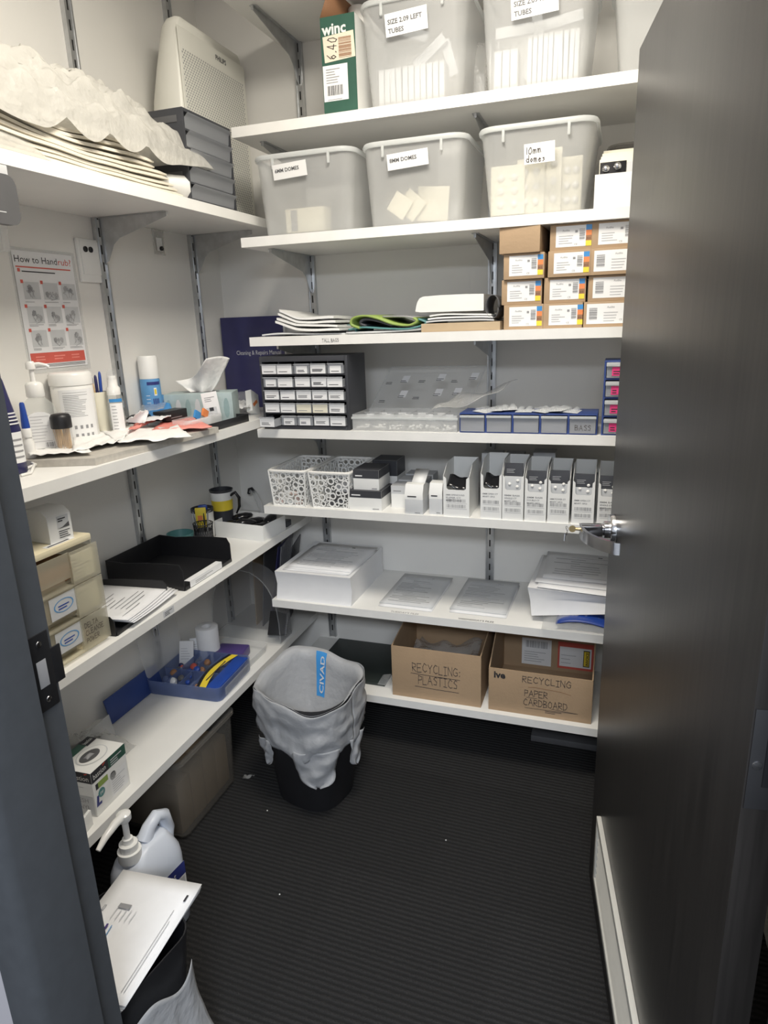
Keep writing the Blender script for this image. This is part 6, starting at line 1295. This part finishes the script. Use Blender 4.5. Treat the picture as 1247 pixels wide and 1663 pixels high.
def handle(a0, wd, L):
    b = B()
    def f(u, v):
        half = wd/2*(1-.30*v)*math.sqrt(max(0.02, 1-max(0, (v-.72)/.28)**2)) if v > .72 else wd/2*(1-.30*v)
        a = a0+(u-.5)*2*half/.165; p = srim(a, RXB, RYB); k = 1.0+.03*math.sin(8*u+6*v)+.04*noise.noise(Vector((u*4, v*4, a0)))-.05*v
        return (p.x*k, p.y*k, HB-.165-L*v)
    b.sheet(f, 14, 18, 'binbag'); return b.obj('liner_handle', t, solid=.0008)
handle(-.90, .15, .135); handle(.10, .085, .12); handle(-2.02, .06, .10)
# printed blue panel on the inside of the liner, letters running downwards
def fpos(a, v, k=.985): p = Vector(fi(a/(2*PI), v)); return Vector((p.x*k, p.y*k, p.z))
A0 = PI*.60; b = B(); b.sheet(lambda u, v: tuple(fpos(A0+.26*(u-.5), .03+.50*v, .985)), 6, 10, 'skyblue'); b.obj('blue_print', t)
b = B(); q0, q1 = fpos(A0-.095, .49, .955), fpos(A0-.095, .06, .965); q2 = fpos(A0+.11, .49, .955); b.text('CIVAD', q0, (q2-q0).length*.95, 'greypaper', (q1-q0).normalized(), (q2-q0).normalized(), width=(q1-q0).length, bold=.02); b.obj('print_letters', t)
# second bin near the door frame with papers across it
p = az(255, 1560, .33); BX2, BY2, H2 = -.955, .865, .335
t = thing('waste_bin', 'black waste bin by the door frame under the stack of papers', 'waste bin', (BX2, BY2, 0), -.15)
b = B(); b.rings([rrect(.20, .18, .04, 0, 5), rrect(.26, .235, .05, H2, 5), rrect(.254, .229, .048, H2, 5), rrect(.194, .174, .038, .006, 5)], 'black'); b.obj('bin_body', t)
t = thing('bin_liner', 'white plastic liner hanging down the side of the bin by the door frame', 'plastic bag', (BX2, BY2, 0), -.15)
b = B()
def fs(u, v):
    a = -2.1+2.75*u; c, s = math.cos(a), math.sin(a); k = (abs(c)**3.4+abs(s)**3.4)**(-1/3.4); s_ = 1.07+.30*v*v+.03*math.sin(14*u*3+2*v)*v+.05*noise.noise(Vector((a*4, v*4, 5)))*v
    return (c*k*.135*s_, s*k*.122*s_, H2-.075+.05*math.sin(PI*u)**2*0-.25*v-.02*math.sin(5*a)*(1-v))
b.sheet(fs, 60, 20, 'binbag'); b.obj('liner_skirt', t, solid=.0008)
zp = .345; A = az(305, 1475, zp); Bq = az(200, 1644, zp); dirn = (A-Bq).normalized(); rzp = math.atan2(dirn.y, dirn.x)
for k in range(5):
    o = printed(('lowest', 'second', 'third', 'fourth', 'topmost')[k]+' sheet in the stack of papers on the bin by the door frame', (Bq.x-.010*(4-k)*.3, Bq.y+.002*k, zp-.012+.003*k), rzp-.008*(4-k), .297, .21, 0, k, curl=.003 if k == 4 else 0)
L_ = (A-Bq).length
o = B(); r = Vector((math.cos(rzp), math.sin(rzp), 0)); u = Vector((-r.y, r.x, 0)); q0 = Vector((Bq.x, Bq.y, zp+.0062))
b = o; b.lines(q0+r*.03+u*.018, .20, .012, 2, 'greyink', r, u, t=.0012, ragged=.2); b.lines(q0+r*.25+u*.012, .018, .01, 1, 'ink', r, u, t=.005, ragged=.0)
b.quad(q0+r*.205+u*.125, r, u, .012, .030, 'greyink'); b.lines(q0+r*.175+u*.105, .03, .06, 5, 'paleink', r, u, t=.0014, ragged=.1); b.quad(q0+r*.13+u*.16, r, u, .02, .02, 'greypaper'); b.stroke([(0, 0), (.05, .012), (.10, .014)], q0+r*.06+u*.135, 1, .005, 'purple', r, u); b.stroke([(0, .004), (.05, .006), (.09, .010)], q0+r*.07+u*.128, 1, .002, 'bagblue', r, u)
ob = o.obj('print', bpy.data.objects[[x.name for x in bpy.data.objects if x.get('label', '').startswith('topmost sheet in the stack of papers')][0]])
ob.matrix_parent_inverse = Matrix.Translation(ob.parent.location) @ ob.parent.rotation_euler.to_matrix().to_4x4(); ob.matrix_parent_inverse.invert()
# detergent bottle with pump
CX, CY = -1.115, 1.165
t = thing('detergent_bottle', 'pale Clinidet detergent bottle with white pump on the floor', 'detergent bottle', (CX, CY, 0), LR-.12)
hb = .285; b = B(); W_, D_ = .185, .125
b.rings([rrect(W_*s_, D_*s2, .045*s_, z, 6, dx, 0) for s_, s2, z, dx in ((.92, .90, 0, 0), (1, 1, .010, 0), (1, 1, .215, 0), (.97, .95, .240, 0), (.84, .80, .268, .0), (.58, .56, .292, .012), (.40, .44, .300, .02))], 'bottle'); b.obj('bottle', t)
b = B(); b.tube([(.075, 0, .235), (.086, 0, .275), (.080, 0, .320), (.055, 0, .336), (.025, 0, .322), (.006, 0, .296)], [.022, .020, .018, .017, .018, .022], 'bottle', 14); b.obj('grip', t)
px_ = -.045; b = B()
b.lathe([(.026, .262), (.026, .280)], 'bottle', (px_, 0, 0), 20); b.obj('neck', t)
b = B(); b.lathe([(.024, .276), (.024, .283)], 'black', (px_, 0, 0), 20); b.obj('neck_seal', t)
b = B(); b.lathe([(.030, .283), (.030, .311), (.0235, .312), (.0235, .331), (.0135, .332), (.0135, .346), (.008, .3465), (.008, .40)], 'whitegloss', (px_, 0, 0), 22); b.obj('pump_collar', t)
b = B(); b.lathe([(.012, .396), (.018, .404), (.018, .420), (.010, .426)], 'whitegloss', (px_, 0, 0), 18); b.tube([(px_+.004, 0, .414), (px_-.03, -.004, .416), (px_-.07, -.010, .408), (px_-.098, -.014, .394)], [.012, .011, .009, .006], 'whitegloss', 10); b.obj('pump_head', t)
b = B(); e = -D_/2-.0008; b.quad((-.055, e, .045), (1, 0, 0), (0, 0, 1), .125, .155, 'label'); b.quad((-.055, e*1.008, .160), (1, 0, 0), (0, 0, 1), .125, .040, 'lablue'); b.text('Clinidet', (-.050, e*1.016, .170), .026, 'white', width=.085, shear=.1); b.lines((-.05, e*1.008, .11), .07, .045, 4, 'greyink', t=.003); b.lines((-.05, e*1.008, .05), .11, .055, 7, 'paleink', t=.002); b.quad((.04, e*1.008, .11), (1, 0, 0), (0, 0, 1), .024, .045, 'greypaper'); b.obj('label', t)
# clear tub of cartons under the lowest left shelf
y0, y1 = 1.47, 1.785
t = thing('clear_tub', 'murky clear tub of brown packets on the floor under the left shelf', 'tub', (-1.375, (y0+y1)/2, 0), LR)
H = .295; w = y1-y0; b = B()
b.rings([rrect(w-.02, .27, .02, 0, 4), rrect(w, .29, .025, .01, 4), rrect(w+.02, .31, .025, H, 4), rrect(w+.014, .304, .024, H, 4), rrect(w-.006, .284, .024, .012, 4)], 'tubfilm', True, True, True); b.obj('tub_body', t)
b = B(); b.rings([rrect(w+.012, .302, .024, H-.012, 4), rrect(w+.036, .326, .03, H-.012, 4), rrect(w+.036, .326, .03, H, 4), rrect(w+.012, .302, .024, H+.002, 4)], 'tubfilm', False, False, True); b.obj('rim', t)
for k in range(4): tag(B().box(-.034, .034, -.125, .125, 0, .185+.012*(k % 3), 'kraft', .002).obj('carton', None, (-1.375, y0+.046+.074*k, .014), LR), 'brown carton standing inside the murky clear tub', 'carton', 'brown cartons in the tub')
# bits of lint on the carpet, a torn scrap by the tub
for k, (px, py) in enumerate(((434, 1316), (454, 1452), (724, 1364), (289, 1508), (531, 1296))):
    p = az(px, py, .003); b = B(); b.lathe([(.0006, 0), (.0022, .001), (.0018, .003), (.0004, .004)], 'white', n=7); o = b.obj('lint', None, (p.x, p.y, .0005)); tag(o, 'tiny white speck lying on the dark carpet', 'speck', 'white specks on the carpet')
p = az(394, 1264, .004); b = B(); b.sheet(lambda u, v: (.03*u+.006*v, .02*v-.008*math.sin(5*u), .004+.010*math.sin(4*u+3*v)**2), 6, 5, 'clearbag'); tag(b.obj('paper_scrap', None, (p.x, p.y, 0), solid=.0008), 'small torn pale scrap on the carpet beside the murky tub', 'scrap')
# ================================================================== CAMERA AND LIGHT
cd = bpy.data.cameras.new('camera'); cam = bpy.data.objects.new('camera', cd); COL.objects.link(cam)
cam.matrix_world = Matrix(((R_.x, U_.x, -_f.x, CAM.x), (R_.y, U_.y, -_f.y, CAM.y), (R_.z, U_.z, -_f.z, CAM.z), (0, 0, 0, 1)))
cd.sensor_fit = 'AUTO'; cd.sensor_width = 36; cd.lens = 36*F/1663; cd.clip_start = .02
SC.camera = cam
wd = bpy.data.worlds.new('world'); SC.world = wd; wd.use_nodes = True
wd.node_tree.nodes['Background'].inputs[0].default_value = (.86, .92, 1, 1); wd.node_tree.nodes['Background'].inputs[1].default_value = .7
ld = bpy.data.lights.new('ceiling_panel', 'AREA'); ld.shape = 'SQUARE'; ld.size = .56; ld.energy = 29; ld.color = (1, .94, .83)
lo = bpy.data.objects.new('ceiling_panel', ld); COL.objects.link(lo); lo.location = (LX, LY_, HZ-.032); lo.parent = None
ld = bpy.data.lights.new('corridor_light', 'AREA'); ld.shape = 'RECTANGLE'; ld.size = 1.2; ld.size_y = .6; ld.energy = 96; ld.color = (.86, .92, 1)
lo = bpy.data.objects.new('corridor_light', ld); COL.objects.link(lo); lo.location = (.35, -1.15, 2.42)
vs = SC.view_settings; SC.display_settings.display_device = 'sRGB'
vs.view_transform = 'Standard'; vs.look = 'None'; vs.exposure = 0.0; vs.gamma = 1; vs.use_curve_mapping = False
